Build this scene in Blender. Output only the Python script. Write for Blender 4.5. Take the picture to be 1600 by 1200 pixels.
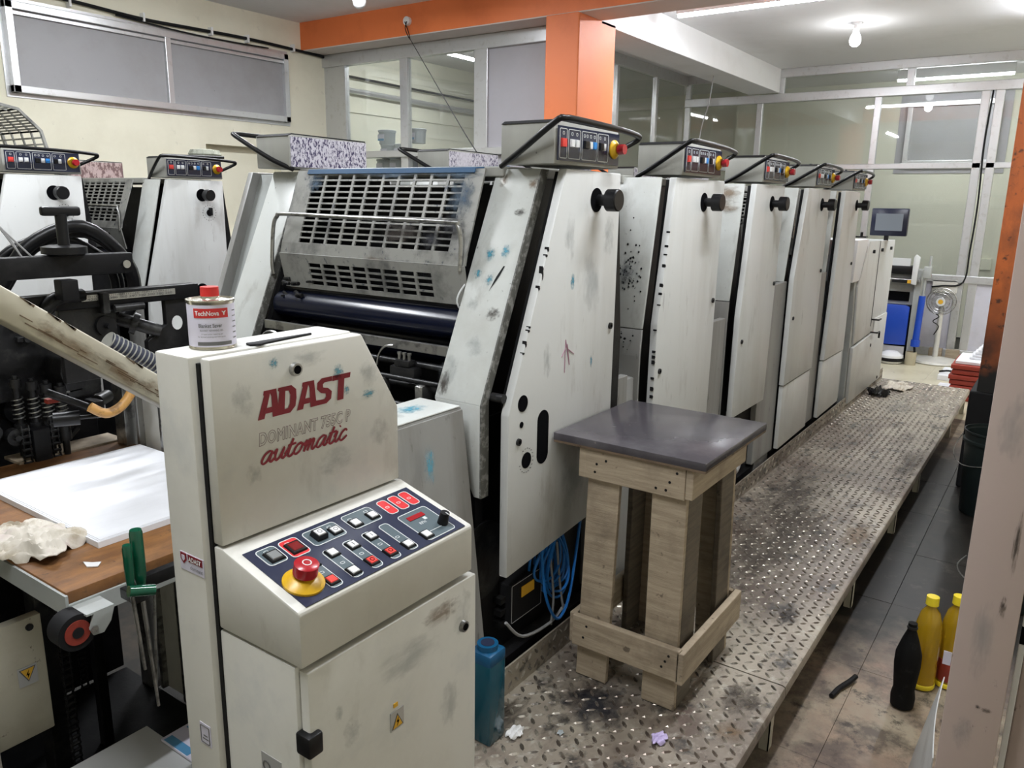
import bpy, bmesh, math, random
from mathutils import Vector, Matrix
random.seed(7)
for o in list(bpy.data.objects): bpy.data.objects.remove(o)
S = bpy.context.scene
COL = S.collection
# ------------------------------------------------------------------ camera, world, exposure, lights
H = 1.65
def cam():
    yaw, pit, rol, f = 0.611640, 0.228449, -0.0154706, 1228.445
    fw = Vector((math.cos(pit)*math.cos(yaw), math.cos(pit)*math.sin(yaw), -math.sin(pit)))
    r0 = Vector((math.sin(yaw), -math.cos(yaw), 0)); d0 = fw.cross(r0)
    r = math.cos(rol)*r0 + math.sin(rol)*d0; d = fw.cross(r)
    m = Matrix((r, -d, -fw)).transposed().to_4x4()
    m.translation = Vector((0, 0, H))
    c = bpy.data.cameras.new('camera'); o = bpy.data.objects.new('camera', c); COL.objects.link(o)
    o.matrix_world = m; c.sensor_fit = 'HORIZONTAL'; c.sensor_width = 36; c.lens = f*36/1600; c.clip_start = .02
    S.camera = o
cam()
S.view_settings.view_transform = 'Standard'; S.view_settings.look = 'None'
S.view_settings.gamma = 1; S.view_settings.use_curve_mapping = False
S.view_settings.exposure = 0.47
w = bpy.data.worlds.new('world'); S.world = w; w.use_nodes = True
w.node_tree.nodes['Background'].inputs[0].default_value = (.75, .8, .85, 1)
w.node_tree.nodes['Background'].inputs[1].default_value = .12
def tube_light(x, y, z, L, along, power):
    l = bpy.data.lights.new('tube_lamp_light', 'AREA'); l.shape = 'RECTANGLE'; l.energy = power
    l.size = L; l.size_y = .06; l.color = (.93, .96, 1.0)
    o = bpy.data.objects.new('tube_lamp_light', l); COL.objects.link(o); o.location = (x, y, z)
    o.rotation_euler = (0, 0, 0 if along == 'x' else math.pi/2)
# ceiling tube lamps (fixtures with the same centres are built below)
TUBES = [(6.5, 2.35, 3.17, 1.2, 'y', 30), (7.6, .45, 3.17, 1.2, 'x', 30), (8.9, -.9, 3.17, 1.2, 'y', 14),
         (2.6, .55, 3.17, 1.2, 'x', 30), (.2, .9, 3.17, 1.2, 'x', 28), (1.2, 3.5, 3.17, 1.2, 'x', 40),
         (3.6, 4.2, 3.17, 1.2, 'x', 44), (6.7, 5.5, 3.12, 1.2, 'x', 14), (10.7, 1.4, 3.12, 1.2, 'y', 12)]  # last four tubes are unseen, added to brighten left wall and rooms behind glass
for t in TUBES: tube_light(t[0], t[1], t[2]-.035, t[3], t[4], t[5])

# ------------------------------------------------------------------ materials
def newmat(n):
    m = bpy.data.materials.new(n); m.use_nodes = True
    return m, m.node_tree.nodes, m.node_tree.links, m.node_tree.nodes['Principled BSDF']
def flat(n, c, rough=.5, metal=0, emit=0, alpha=1, trans=0, spec=None, coat=0):
    m, N, L, b = newmat(n)
    b.inputs['Base Color'].default_value = (*c, 1); b.inputs['Roughness'].default_value = rough
    b.inputs['Metallic'].default_value = metal
    if emit: b.inputs['Emission Color'].default_value = (*c, 1); b.inputs['Emission Strength'].default_value = emit
    if trans: b.inputs['Transmission Weight'].default_value = trans
    if spec is not None: b.inputs['Specular IOR Level'].default_value = spec
    if coat: b.inputs['Coat Weight'].default_value = coat
    return m
def nz(N, L, pos, scale, detail=4, rough=.6, stretch=None, lo=.4, hi=.6, kind='noise'):
    """noise mask 0..1 between lo and hi, on world position"""
    v = pos
    if stretch:
        mp = N.new('ShaderNodeMapping'); mp.inputs['Scale'].default_value = stretch
        L.new(pos, mp.inputs['Vector']); v = mp.outputs[0]
    t = N.new('ShaderNodeTexNoise'); t.inputs['Scale'].default_value = scale
    t.inputs['Detail'].default_value = detail; t.inputs['Roughness'].default_value = rough
    L.new(v, t.inputs['Vector'])
    r = N.new('ShaderNodeMapRange'); r.inputs[1].default_value = lo; r.inputs[2].default_value = hi
    L.new(t.outputs[0], r.inputs[0]); return r.outputs[0]
def mix(N, L, f, a, b):
    x = N.new('ShaderNodeMix'); x.data_type = 'RGBA'
    for s, i in ((f, 0), (a, 6), (b, 7)):
        if isinstance(s, (int, float)): x.inputs[i].default_value = s
        elif isinstance(s, tuple): x.inputs[i].default_value = (*s, 1)
        else: L.new(s, x.inputs[i])
    return x.outputs[2]
def mul(N, L, a, b):
    x = N.new('ShaderNodeMath'); x.operation = 'MULTIPLY'
    for i, s in enumerate((a, b)):
        if isinstance(s, (int, float)): x.inputs[i].default_value = s
        else: L.new(s, x.inputs[i])
    return x.outputs[0]
def worn(n, base, layers, rough=.45, metal=0, bump=.0, bscale=80, zgrad=None):
    """layers: (colour, strength, scale, lo, hi, stretch) painted over the base as stains, scratches and chips"""
    m, N, L, b = newmat(n)
    g = N.new('ShaderNodeNewGeometry'); pos = g.outputs['Position']
    c = base
    for i, (col, st, sc, lo, hi, stretch) in enumerate(layers):
        off = N.new('ShaderNodeVectorMath'); off.inputs[1].default_value = (i*3.7+len(n), i*1.9, i*5.3)
        L.new(pos, off.inputs[0])
        f = nz(N, L, off.outputs[0], sc, 6, .65, stretch, lo, hi)
        c = mix(N, L, mul(N, L, f, st), c, col)
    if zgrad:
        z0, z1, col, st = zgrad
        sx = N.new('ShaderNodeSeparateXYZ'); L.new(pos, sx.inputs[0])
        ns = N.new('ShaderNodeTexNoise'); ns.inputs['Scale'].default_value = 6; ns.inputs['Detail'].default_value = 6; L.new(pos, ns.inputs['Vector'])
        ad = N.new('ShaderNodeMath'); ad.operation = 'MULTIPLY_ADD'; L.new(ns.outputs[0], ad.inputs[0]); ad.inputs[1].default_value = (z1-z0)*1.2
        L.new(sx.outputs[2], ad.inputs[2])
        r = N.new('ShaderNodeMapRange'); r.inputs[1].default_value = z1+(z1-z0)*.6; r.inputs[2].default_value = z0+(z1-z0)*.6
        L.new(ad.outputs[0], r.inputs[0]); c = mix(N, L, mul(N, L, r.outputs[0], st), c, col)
    if isinstance(c, tuple): b.inputs['Base Color'].default_value = (*c, 1)
    else: L.new(c, b.inputs['Base Color'])
    b.inputs['Roughness'].default_value = rough; b.inputs['Metallic'].default_value = metal
    if bump:
        t = N.new('ShaderNodeTexNoise'); t.inputs['Scale'].default_value = bscale; t.inputs['Detail'].default_value = 4
        L.new(pos, t.inputs['Vector']); bp = N.new('ShaderNodeBump'); bp.inputs['Strength'].default_value = bump
        bp.inputs['Distance'].default_value = .01
        L.new(t.outputs[0], bp.inputs['Height']); L.new(bp.outputs[0], b.inputs['Normal'])
    return m
M = {}
V = (1, 1, .12)
M['white'] = worn('white_enamel', (.57, .58, .57), [((.34, .33, .29), .55, 3.2, .48, .78, V), ((.28, .26, .23), .5, 9, .58, .72, (1, 1, .25)), ((.05, .05, .05), .8, 60, .72, .75, None), ((.18, .17, .16), .55, 34, .66, .72, (1, 1, .15))], .38, 0, .02, zgrad=(.35, .85, (.33, .32, .29), .5))
M['white_clean'] = worn('cream_enamel', (.61, .60, .555), [((.40, .42, .43), .45, 7, .54, .72, None), ((.42, .40, .34), .5, 3, .5, .8, None), ((.30, .28, .24), .4, 10, .6, .75, (1, 1, .4)), ((.06, .06, .05), .6, 70, .74, .76, None)], .36, 0, .015)
M['cream'] = worn('beige_enamel', (.56, .53, .43), [((.34, .30, .22), .6, 4, .48, .75, None), ((.10, .07, .05), .75, 38, .66, .70, None)], .4, 0, .02)
M['cover'] = worn('white_cover_enamel', (.58, .60, .58), [((.38, .37, .33), .5, 4, .46, .74, None), ((.09, .09, .09), .8, 48, .67, .72, None), ((.22, .21, .19), .6, 7, .60, .78, (1, 1, .4)), ((.05, .33, .48), .5, 11, .76, .80, None)], .34, 0, .03)
M['grey'] = worn('grey_enamel', (.33, .33, .30), [((.20, .20, .18), .6, 5, .45, .75, V), ((.05, .05, .05), .7, 55, .70, .73, None)], .45, 0, .02)
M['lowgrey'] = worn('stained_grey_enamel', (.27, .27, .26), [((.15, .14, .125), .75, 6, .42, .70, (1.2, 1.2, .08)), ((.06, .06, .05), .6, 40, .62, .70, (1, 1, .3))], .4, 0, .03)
M['edge'] = worn('grimy_edge', (.10, .10, .09), [((.35, .35, .33), .6, 40, .5, .6, None)], .6)
M['guard'] = worn('guard_enamel', (.27, .27, .25), [((.08, .08, .08), .8, 7, .5, .68, None), ((.02, .03, .05), .85, 30, .60, .68, None)], .42, 0, .03)
M['dark'] = worn('oily_black_iron', (.006, .006, .007), [((.022, .022, .022), .6, 12, .5, .7, None)], .42, 0, .05)
M['iron'] = worn('dark_cast_iron', (.016, .016, .017), [((.065, .065, .06), .6, 18, .52, .7, None), ((.004, .004, .004), .8, 6, .5, .6, None)], .38, .2, .08)
M['black'] = flat('black_plastic', (.006, .006, .007), .35, spec=.3)
M['rubber'] = flat('black_rubber', (.008, .008, .009), .7, spec=.25)
M['hole_black'] = flat('painted_hole_black', (.003, .003, .004), .9, spec=.05)  # flat black that paints the dark inside holes, also used for black marks
M['steel'] = worn('worn_steel', (.42, .42, .41), [((.12, .12, .12), .7, 25, .5, .62, None)], .3, .9, .03)
M['chrome'] = flat('bright_steel', (.6, .6, .6), .2, 1)
M['ink_roller'] = flat('inked_roller', (.002, .004, .016), .25)
M['roller'] = flat('dark_roller', (.02, .02, .022), .12, .7)
M['wall'] = worn('cream_wall_paint', (.82, .79, .64), [((.56, .52, .38), .45, 1.3, .45, .75, None), ((.20, .17, .13), .55, 22, .70, .74, (1, 1, .7)), ((.45, .42, .33), .5, 7, .62, .75, None)], .7, 0, .04, 30)
M['wall_back'] = worn('pale_room_paint', (.76, .76, .63), [((.5, .5, .40), .4, 1.5, .5, .8, V)], .7)
M['orange'] = worn('orange_paint', (.80, .20, .055), [((.60, .13, .035), .5, 2.2, .5, .7, None), ((.06, .04, .03), .6, 60, .73, .76, None)], .55, 0, .02)
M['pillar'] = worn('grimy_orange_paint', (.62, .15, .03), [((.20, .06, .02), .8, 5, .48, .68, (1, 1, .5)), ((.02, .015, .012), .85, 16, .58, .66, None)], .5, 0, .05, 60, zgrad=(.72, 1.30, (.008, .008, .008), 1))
M['whitewash'] = worn('white_ceiling_paint', (.82, .82, .83), [((.62, .62, .60), .4, 2, .5, .8, None)], .75)
M['soffit'] = worn('pinkish_soffit_paint', (.66, .60, .56), [((.5, .45, .40), .4, 2, .5, .8, None)], .75)
M['alu'] = worn('aluminium_frame', (.62, .63, .64), [((.40, .39, .36), .5, 18, .55, .72, None)], .32, .6)
M['frost'] = worn('frosted_grey_pane', (.33, .33, .34), [((.26, .25, .24), .5, 3, .45, .7, None), ((.12, .11, .10), .5, 30, .70, .73, (1, 1, .6))], .45)
M['frost2'] = worn('lilac_grey_board', (.40, .39, .42), [((.34, .33, .34), .4, 3, .45, .7, None)], .55)
M['lilac'] = worn('lilac_white_panel', (.56, .56, .64), [((.36, .35, .38), .6, 3, .5, .75, None)], .5)
m, N, L, b = newmat('window_glass')
N.remove(b); tr = N.new('ShaderNodeBsdfTransparent'); tr.inputs[0].default_value = (.88, .89, .875, 1)
gl = N.new('ShaderNodeBsdfGlossy'); gl.inputs['Roughness'].default_value = .02
fr = N.new('ShaderNodeFresnel'); gg = N.new('ShaderNodeNewGeometry'); mr = N.new('ShaderNodeMapRange'); mr.inputs[3].default_value = 1.5; mr.inputs[4].default_value = 1/1.5; L.new(gg.outputs['Backfacing'], mr.inputs[0]); L.new(mr.outputs[0], fr.inputs[0])
df = N.new('ShaderNodeBsdfDiffuse'); df.inputs[0].default_value = (.6, .62, .6, 1)
mx0 = N.new('ShaderNodeMixShader'); mx0.inputs[0].default_value = .06; L.new(tr.outputs[0], mx0.inputs[1]); L.new(df.outputs[0], mx0.inputs[2])
mx = N.new('ShaderNodeMixShader'); L.new(fr.outputs[0], mx.inputs[0]); L.new(mx0.outputs[0], mx.inputs[1]); L.new(gl.outputs[0], mx.inputs[2])
L.new(mx.outputs[0], N['Material Output'].inputs[0]); M['glass'] = m
# tread plate: dirty painted steel with shape-of-their-own stains
M['tread'] = worn('worn_tread_plate', (.34, .30, .24), [((.13, .10, .08), .85, 1.5, .44, .60, None), ((.07, .04, .03), .8, 2.6, .52, .68, (1, 2, 1)), ((.03, .028, .025), .9, 9, .55, .64, None), ((.03, .025, .02), .8, 45, .62, .68, None), ((.50, .48, .42), .5, 26, .55, .7, None)], .42, .15, .08, 160)
M['bump'] = worn('rubbed_tread_bump', (.38, .35, .29), [((.07, .06, .05), .9, 16, .42, .56, None), ((.12, .085, .065), .8, 1.5, .44, .62, None)], .30, .5)
def grimy(n):
    m, N, L, b = newmat(n); g = N.new('ShaderNodeNewGeometry'); pos = g.outputs['Position']
    c = (.31, .265, .195)
    for i, (col, st, sc, lo, hi) in enumerate((((.27, .17, .12), .75, 2.3, .42, .62), ((.08, .062, .05), .85, 5.5, .45, .60), ((.035, .03, .025), .85, 16, .56, .66), ((.11, .08, .07), .7, 1.2, .46, .62))):
        off = N.new('ShaderNodeVectorMath'); off.inputs[1].default_value = (i*3.1, i*1.3, i*2.2); L.new(pos, off.inputs[0])
        c = mix(N, L, mul(N, L, nz(N, L, off.outputs[0], sc, 7, .7, None, lo, hi), st), c, col)
    # the oil-soaked stretch of the aisle: a stain fixed between x = 3.1 and 6.2 m
    sx = N.new('ShaderNodeSeparateXYZ'); L.new(pos, sx.inputs[0])
    t = N.new('ShaderNodeTexNoise'); t.inputs['Scale'].default_value = 3; t.inputs['Detail'].default_value = 7; L.new(pos, t.inputs['Vector'])
    ad = N.new('ShaderNodeMath'); ad.operation = 'MULTIPLY_ADD'; L.new(t.outputs[0], ad.inputs[0]); ad.inputs[1].default_value = 1.3; L.new(sx.outputs[0], ad.inputs[2])
    a = N.new('ShaderNodeMapRange'); a.inputs[1].default_value = 3.55; a.inputs[2].default_value = 4.0; L.new(ad.outputs[0], a.inputs[0])
    d = N.new('ShaderNodeMapRange'); d.inputs[1].default_value = 7.3; d.inputs[2].default_value = 6.4; L.new(ad.outputs[0], d.inputs[0])
    oil = mix(N, L, nz(N, L, pos, 6, 7, .72, None, .56, .78), (.009, .009, .009), (.10, .09, .075))
    c = mix(N, L, mul(N, L, mul(N, L, a.outputs[0], d.outputs[0]), .95), c, oil)
    L.new(c, b.inputs['Base Color']); b.inputs['Roughness'].default_value = .4
    bp = N.new('ShaderNodeBump'); bp.inputs['Strength'].default_value = .15; bp.inputs['Distance'].default_value = .004; L.new(t.outputs[0], bp.inputs['Height']); L.new(bp.outputs[0], b.inputs['Normal'])
    return m
M['tile'] = grimy('grimy_floor_tile')
M['oilfloor'] = worn('oil_soaked_tile', (.05, .048, .045), [((.20, .17, .12), .6, 5, .56, .68, None), ((.01, .01, .01), .85, 2.4, .46, .58, None), ((.25, .25, .24), .35, 14, .64, .70, None)], .35, 0, .06, 40)
M['cleantile'] = worn('cream_floor_tile', (.60, .56, .42), [((.38, .33, .20), .5, 3, .48, .68, None), ((.16, .13, .10), .6, 12, .62, .70, None)], .3)
M['slab'] = worn('dark_floor_slab', (.03, .028, .025), [((.09, .07, .05), .6, 4, .5, .7, None)], .5)
def wood(n, a, b2, dark, sc=(3, 3, 40)):
    m, N, L, b = newmat(n)
    g = N.new('ShaderNodeNewGeometry'); pos = g.outputs['Position']
    f = nz(N, L, pos, 1.6, 6, .7, sc, .35, .65)
    c = mix(N, L, f, a, b2)
    f2 = nz(N, L, pos, 26, 3, .6, None, .66, .72); c = mix(N, L, mul(N, L, f2, .8), c, dark)
    f3 = nz(N, L, pos, 4.5, 5, .7, None, .5, .74); c = mix(N, L, mul(N, L, f3, .65), c, dark)
    L.new(c, b.inputs['Base Color']); b.inputs['Roughness'].default_value = .62
    bp = N.new('ShaderNodeBump'); bp.inputs['Strength'].default_value = .25; bp.inputs['Distance'].default_value = .004
    L.new(f, bp.inputs['Height']); L.new(bp.outputs[0], b.inputs['Normal']); return m
M['wood'] = wood('rough_sawn_wood', (.44, .36, .26), (.30, .24, .17), (.10, .075, .055))
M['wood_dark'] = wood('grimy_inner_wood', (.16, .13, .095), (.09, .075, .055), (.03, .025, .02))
M['wood_edge'] = wood('old_wood_edge', (.20, .14, .09), (.12, .08, .05), (.03, .02, .015), (30, 3, 3))
M['ply'] = wood('varnished_brown_ply', (.26, .115, .03), (.15, .062, .018), (.04, .022, .012), (4, 14, 4))
M['desk'] = worn('dark_laminate', (.055, .05, .058), [((.13, .12, .13), .6, 4, .46, .7, None), ((.25, .22, .20), .5, 30, .66, .70, None)], .22)
M['paper'] = worn('white_paper', (.78, .79, .82), [((.66, .67, .70), .5, 2.5, .45, .65, (1, 3, 1))], .6)
M['greypaper'] = flat('pale_grey_sheet', (.50, .51, .51), .5)
M['cloth'] = worn('stained_rag', (.60, .56, .49), [((.33, .27, .18), .7, 12, .5, .64, None), ((.50, .36, .40), .5, 9, .58, .7, None)], .9)
M['panel'] = flat('navy_control_panel', (.022, .027, .055), .25)
M['panel2'] = flat('slate_panel_field', (.085, .115, .13), .3)
M['line'] = flat('pale_panel_outline', (.62, .64, .64), .4)
M['key'] = flat('white_key', (.74, .75, .76), .35)
M['redkey'] = flat('red_key', (.70, .05, .04), .35)
M['redfield'] = flat('red_panel_field', (.58, .03, .035), .3)
M['darkkey'] = flat('dark_lens', (.03, .03, .035), .15)
M['redlens'] = flat('dark_red_lens', (.17, .01, .012), .15)
M['greykey'] = flat('grey_key', (.20, .21, .21), .3)
M['digit'] = flat('red_display', (.30, .01, .015), .2)
M['bluekey'] = flat('blue_key', (.02, .22, .62), .35)
M['red'] = flat('red_plastic', (.36, .01, .018), .25)
M['yellow'] = flat('yellow_plastic', (.62, .36, .01), .35)
M['maroon'] = flat('maroon_print', (.22, .008, .02), .5)
M['print'] = flat('grey_print', (.12, .12, .12), .6)
M['white_print'] = flat('white_print', (.8, .8, .8), .5)
M['signyellow'] = flat('warning_yellow', (.75, .42, .03), .4)
M['signgrey'] = flat('silver_sign', (.50, .50, .50), .35, .3)
M['cyan'] = flat('cyan_ink_smear', (.07, .30, .42), .5)
M['inkblack'] = worn('ink_crusted_black', (.004, .004, .0045), [((.02, .02, .02), .6, 30, .55, .7, None)], .65)
M['cyansmear'] = flat('faint_cyan_smear', (.12, .40, .52), .5)
M['tin'] = flat('tin_plate', (.62, .60, .52), .25, .9)
M['label'] = flat('lilac_white_label', (.66, .64, .76), .45)
M['labelred'] = flat('red_label', (.62, .03, .03), .45)
M['redcap'] = flat('red_cap', (.62, .02, .02), .35)
M['green'] = flat('translucent_green_plastic', (.003, .07, .035), .12, coat=.4)
M['teal'] = flat('teal_plastic_bottle', (.003, .06, .09), .18, coat=.3)
M['tealcap'] = flat('blue_cap', (.006, .075, .17), .25)
M['oil'] = flat('yellow_oil_bottle', (.62, .40, .02), .12, trans=.55)
M['oilcap'] = flat('yellow_cap', (.85, .68, .03), .35)
M['bluemetal'] = flat('blue_machine_paint', (.01, .06, .42), .35)
M['midgrey'] = worn('machine_grey_paint', (.36, .38, .37), [((.22, .22, .2), .5, 5, .5, .7, None)], .4)
M['bluecable'] = flat('blue_cable', (.015, .16, .50), .4)
M['greycable'] = flat('grey_cable', (.30, .30, .30), .5)
M['tan'] = worn('worn_tan_hose', (.50, .27, .08), [((.15, .08, .03), .8, 30, .52, .62, None)], .45)
M['stripehose'] = flat('ribbed_hose', (.03, .035, .06), .35)
M['bin'] = flat('grimy_dark_bucket', (.012, .018, .018), .45)
M['post'] = worn('pinkish_grey_steel', (.44, .355, .32), [((.22, .17, .15), .5, 3, .5, .75, V), ((.07, .05, .04), .7, 26, .68, .72, (1, 1, .5))], .42, 0, .02)
M['plate'] = worn('aluminium_printing_plate', (.55, .57, .57), [((.30, .30, .29), .6, 6, .52, .7, None)], .35, .3)
M['screen'] = flat('lit_screen', (.13, .15, .17), .15, emit=.5)
M['lamp'] = flat('lit_tube', (.93, .95, 1.0), .4, emit=60)
M['bulb_on'] = flat('lit_bulb', (.95, .95, 1.0), .4, emit=4)
M['bulb_off'] = flat('opal_bulb', (.75, .76, .78), .25)
M['stackred'] = worn('red_painted_wood', (.30, .035, .02), [((.12, .02, .015), .6, 8, .5, .7, None)], .5)
M['tubgrey'] = flat('grey_blue_tub', (.42, .46, .48), .4)
M['tublabel'] = flat('blue_tub_label', (.10, .30, .52), .4)
M['tubnavy'] = flat('navy_box', (.012, .02, .16), .35)
M['stone'] = worn('dusty_green_bundle', (.26, .27, .22), [((.12, .12, .09), .7, 20, .5, .62, None)], .8, 0, .3, 40)
M['card'] = worn('stained_cardboard', (.42, .38, .27), [((.25, .2, .13), .6, 8, .5, .7, V)], .7)
M['floorwhite'] = flat('scrap_white', (.7, .7, .7), .6)
M['lilacscrap'] = flat('scrap_lilac', (.5, .42, .66), .6)
# ink splashed box sides
m, N, L, b = newmat('ink_splashed_enamel'); g = N.new('ShaderNodeNewGeometry'); pos = g.outputs['Position']
f = nz(N, L, pos, 150, 5, .75, (1, 1, .5), .50, .55); d = nz(N, L, pos, 6, 2, .5, (1, 1, .2), .30, .50)
c = mix(N, L, mul(N, L, f, d), (.56, .54, .60), (.03, .02, .08)); L.new(c, b.inputs['Base Color']); b.inputs['Roughness'].default_value = .4; M['splash'] = m
m, N, L, b = newmat('brown_splashed_enamel'); g = N.new('ShaderNodeNewGeometry'); pos = g.outputs['Position']
f = nz(N, L, pos, 40, 5, .7, (1, 1, .5), .48, .56)
c = mix(N, L, mul(N, L, f, .85), (.33, .25, .24), (.07, .03, .03)); L.new(c, b.inputs['Base Color']); b.inputs['Roughness'].default_value = .4; M['splash2'] = m

for k, sp in (('dark', .22), ('iron', .35), ('inkblack', .15), ('tile', .22), ('slab', .2), ('bin', .25)): M[k].node_tree.nodes['Principled BSDF'].inputs['Specular IOR Level'].default_value = sp
# ------------------------------------------------------------------ mesh helpers
class MB:
    def __init__(s): s.b = bmesh.new()
    def box(s, x0, x1, y0, y1, z0, z1, bev=0):
        b = bmesh.new() if bev else s.b
        v = [b.verts.new(p) for p in ((x0,y0,z0),(x1,y0,z0),(x1,y1,z0),(x0,y1,z0),(x0,y0,z1),(x1,y0,z1),(x1,y1,z1),(x0,y1,z1))]
        for f in ((3,2,1,0),(4,5,6,7),(0,1,5,4),(1,2,6,5),(2,3,7,6),(3,0,4,7)): b.faces.new([v[i] for i in f])
        if bev: s._bev(b, bev)
        return s
    def _bev(s, b, bev, seg=2):
        bmesh.ops.bevel(b, geom=b.edges[:], offset=bev, segments=seg, affect='EDGES', profile=.5)
        me = bpy.data.meshes.new('t'); b.to_mesh(me); b.free(); s.b.from_mesh(me); bpy.data.meshes.remove(me)
    def prism(s, pts, axis, a, c, bev=0):
        """polygon pts extruded along axis between a and c; pts give the two other coordinates in x,y,z order"""
        b = bmesh.new()
        def P(p, t): return {'x': (t, p[0], p[1]), 'y': (p[0], t, p[1]), 'z': (p[0], p[1], t)}[axis]
        lo = [b.verts.new(P(p, a)) for p in pts]; hi = [b.verts.new(P(p, c)) for p in pts]; n = len(pts)
        b.faces.new(lo); b.faces.new(hi[::-1])
        for i in range(n): b.faces.new((lo[i], hi[i], hi[(i+1) % n], lo[(i+1) % n]))
        bmesh.ops.recalc_face_normals(b, faces=b.faces[:])
        if bev: s._bev(b, bev)
        else:
            me = bpy.data.meshes.new('t'); b.to_mesh(me); b.free(); s.b.from_mesh(me); bpy.data.meshes.remove(me)
        return s
    def cyl(s, p, q, r, r2=None, n=20):
        p, q = Vector(p), Vector(q); r2 = r if r2 is None else r2
        d = (q-p).normalized(); u = d.orthogonal().normalized(); v = d.cross(u)
        a = [s.b.verts.new(p+(u*math.cos(t)+v*math.sin(t))*r) for t in [2*math.pi*i/n for i in range(n)]]
        c = [s.b.verts.new(q+(u*math.cos(t)+v*math.sin(t))*r2) for t in [2*math.pi*i/n for i in range(n)]]
        s.b.faces.new(a[::-1]); s.b.faces.new(c)
        for i in range(n): s.b.faces.new((a[i], a[(i+1) % n], c[(i+1) % n], c[i]))
        return s
    def tube(s, pts, r, n=10, smooth=True, closed=False):
        pts = [Vector(p) for p in pts]
        if smooth and len(pts) > 2: pts = spline(pts, 5)
        rings = []; u = None
        for i, p in enumerate(pts):
            d = (pts[min(i+1, len(pts)-1)]-pts[max(i-1, 0)]).normalized()
            if u is None: u = d.orthogonal().normalized()
            u = (u-d*u.dot(d)); u = u.normalized() if u.length > 1e-6 else d.orthogonal().normalized()
            v = d.cross(u)
            rings.append([s.b.verts.new(p+(u*math.cos(t)+v*math.sin(t))*r) for t in [2*math.pi*k/n for k in range(n)]])
        s.b.faces.new(rings[0][::-1]); s.b.faces.new(rings[-1])
        for a, c in zip(rings, rings[1:]):
            for k in range(n): s.b.faces.new((a[k], a[(k+1) % n], c[(k+1) % n], c[k]))
        return s
    def lathe(s, prof, c=(0,0,0), n=28, sx=1, sy=1):
        rings = [[s.b.verts.new((c[0]+r*sx*math.cos(2*math.pi*k/n), c[1]+r*sy*math.sin(2*math.pi*k/n), c[2]+z)) for k in range(n)] for r, z in prof]
        s.b.faces.new(rings[0][::-1]); s.b.faces.new(rings[-1])
        for a, d in zip(rings, rings[1:]):
            for k in range(n): s.b.faces.new((a[k], a[(k+1) % n], d[(k+1) % n], d[k]))
        return s
    def ring(s, o, u, v, W, Hh, rad, t, th=.0008):
        """rounded rectangular outline, line width t, lying on the plane o,u,v and standing th proud"""
        o, u, v = Vector(o), Vector(u), Vector(v); n = u.cross(v).normalized()
        def rr(ins):
            P = []
            for cx, cy, a0 in ((W-rad, rad, -90), (W-rad, Hh-rad, 0), (rad, Hh-rad, 90), (rad, rad, 180)):
                for k in range(4):
                    a = math.radians(a0+30*k); P.append(o+u*(cx+(rad-ins)*math.cos(a))+v*(cy+(rad-ins)*math.sin(a)))
            return P
        A, B = rr(0), rr(t); At = [s.b.verts.new(p+n*th) for p in A]; Bt = [s.b.verts.new(p+n*th) for p in B]
        Ab = [s.b.verts.new(p) for p in A]; Bb = [s.b.verts.new(p) for p in B]; k = len(A)
        for i in range(k):
            j = (i+1) % k
            s.b.faces.new((At[i], At[j], Bt[j], Bt[i])); s.b.faces.new((Ab[i], Ab[j], At[j], At[i])); s.b.faces.new((Bt[i], Bt[j], Bb[j], Bb[i]))
        return s
    def slab(s, o, u, v, W, Hh, th, W0=0, H0=0, chamf=0):
        """box on plane o,u,v from (W0,H0) size W,Hh, thickness th along the normal"""
        o, u, v = Vector(o), Vector(u), Vector(v); n = u.cross(v).normalized()
        o = o+u*W0+v*H0
        c = chamf
        lo = [s.b.verts.new(o+u*a+v*b_) for a, b_ in ((0,0),(W,0),(W,Hh),(0,Hh))]
        hi = [s.b.verts.new(o+u*a+v*b_+n*th) for a, b_ in ((c,c),(W-c,c),(W-c,Hh-c),(c,Hh-c))]
        s.b.faces.new(hi)
        for i in range(4): s.b.faces.new((lo[i], lo[(i+1) % 4], hi[(i+1) % 4], hi[i]))
        s.b.faces.new(lo[::-1])
        return s
def spline(p, k):
    out = []
    for i in range(len(p)-1):
        a, b, c, d = p[max(i-1, 0)], p[i], p[i+1], p[min(i+2, len(p)-1)]
        for j in range(k):
            t = j/k; out.append(.5*((2*b)+(c-a)*t+(2*a-5*b+4*c-d)*t*t+(3*b-a-3*c+d)*t**3))
    out.append(p[-1]); return out
def obj(name, mb, mat, parent=None, smooth=False, world=True, label=None, kind=None):
    me = bpy.data.meshes.new(name)
    b = mb.b if isinstance(mb, MB) else mb
    bmesh.ops.recalc_face_normals(b, faces=b.faces[:]); b.to_mesh(me); b.free()
    return link(name, me, mat, parent, smooth, world, label, kind)
def link(name, me, mat, parent=None, smooth=False, world=True, label=None, kind=None):
    if mat and not me.materials: me.materials.append(M[mat] if isinstance(mat, str) else mat)
    if smooth:
        me.polygons.foreach_set('use_smooth', [True]*len(me.polygons))
        me.set_sharp_from_angle(angle=math.radians(42))
    o = bpy.data.objects.new(name, me); COL.objects.link(o)
    if parent:
        o.parent = parent
        if world and parent.type == 'EMPTY': o.location = -parent.location
    if label: o['label'] = label
    if kind: o['kind'] = kind
    return o
def thing(name, label, cat, loc=(0,0,0), group=None):
    o = bpy.data.objects.new(name, None); COL.objects.link(o); o.location = loc; o.empty_display_size = .05
    o['label'] = label; o['category'] = cat
    if group: o['group'] = group
    return o
def tag(o, label, cat, group=None):
    o['label'] = label; o['category'] = cat
    if group: o['group'] = group
    return o
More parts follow.
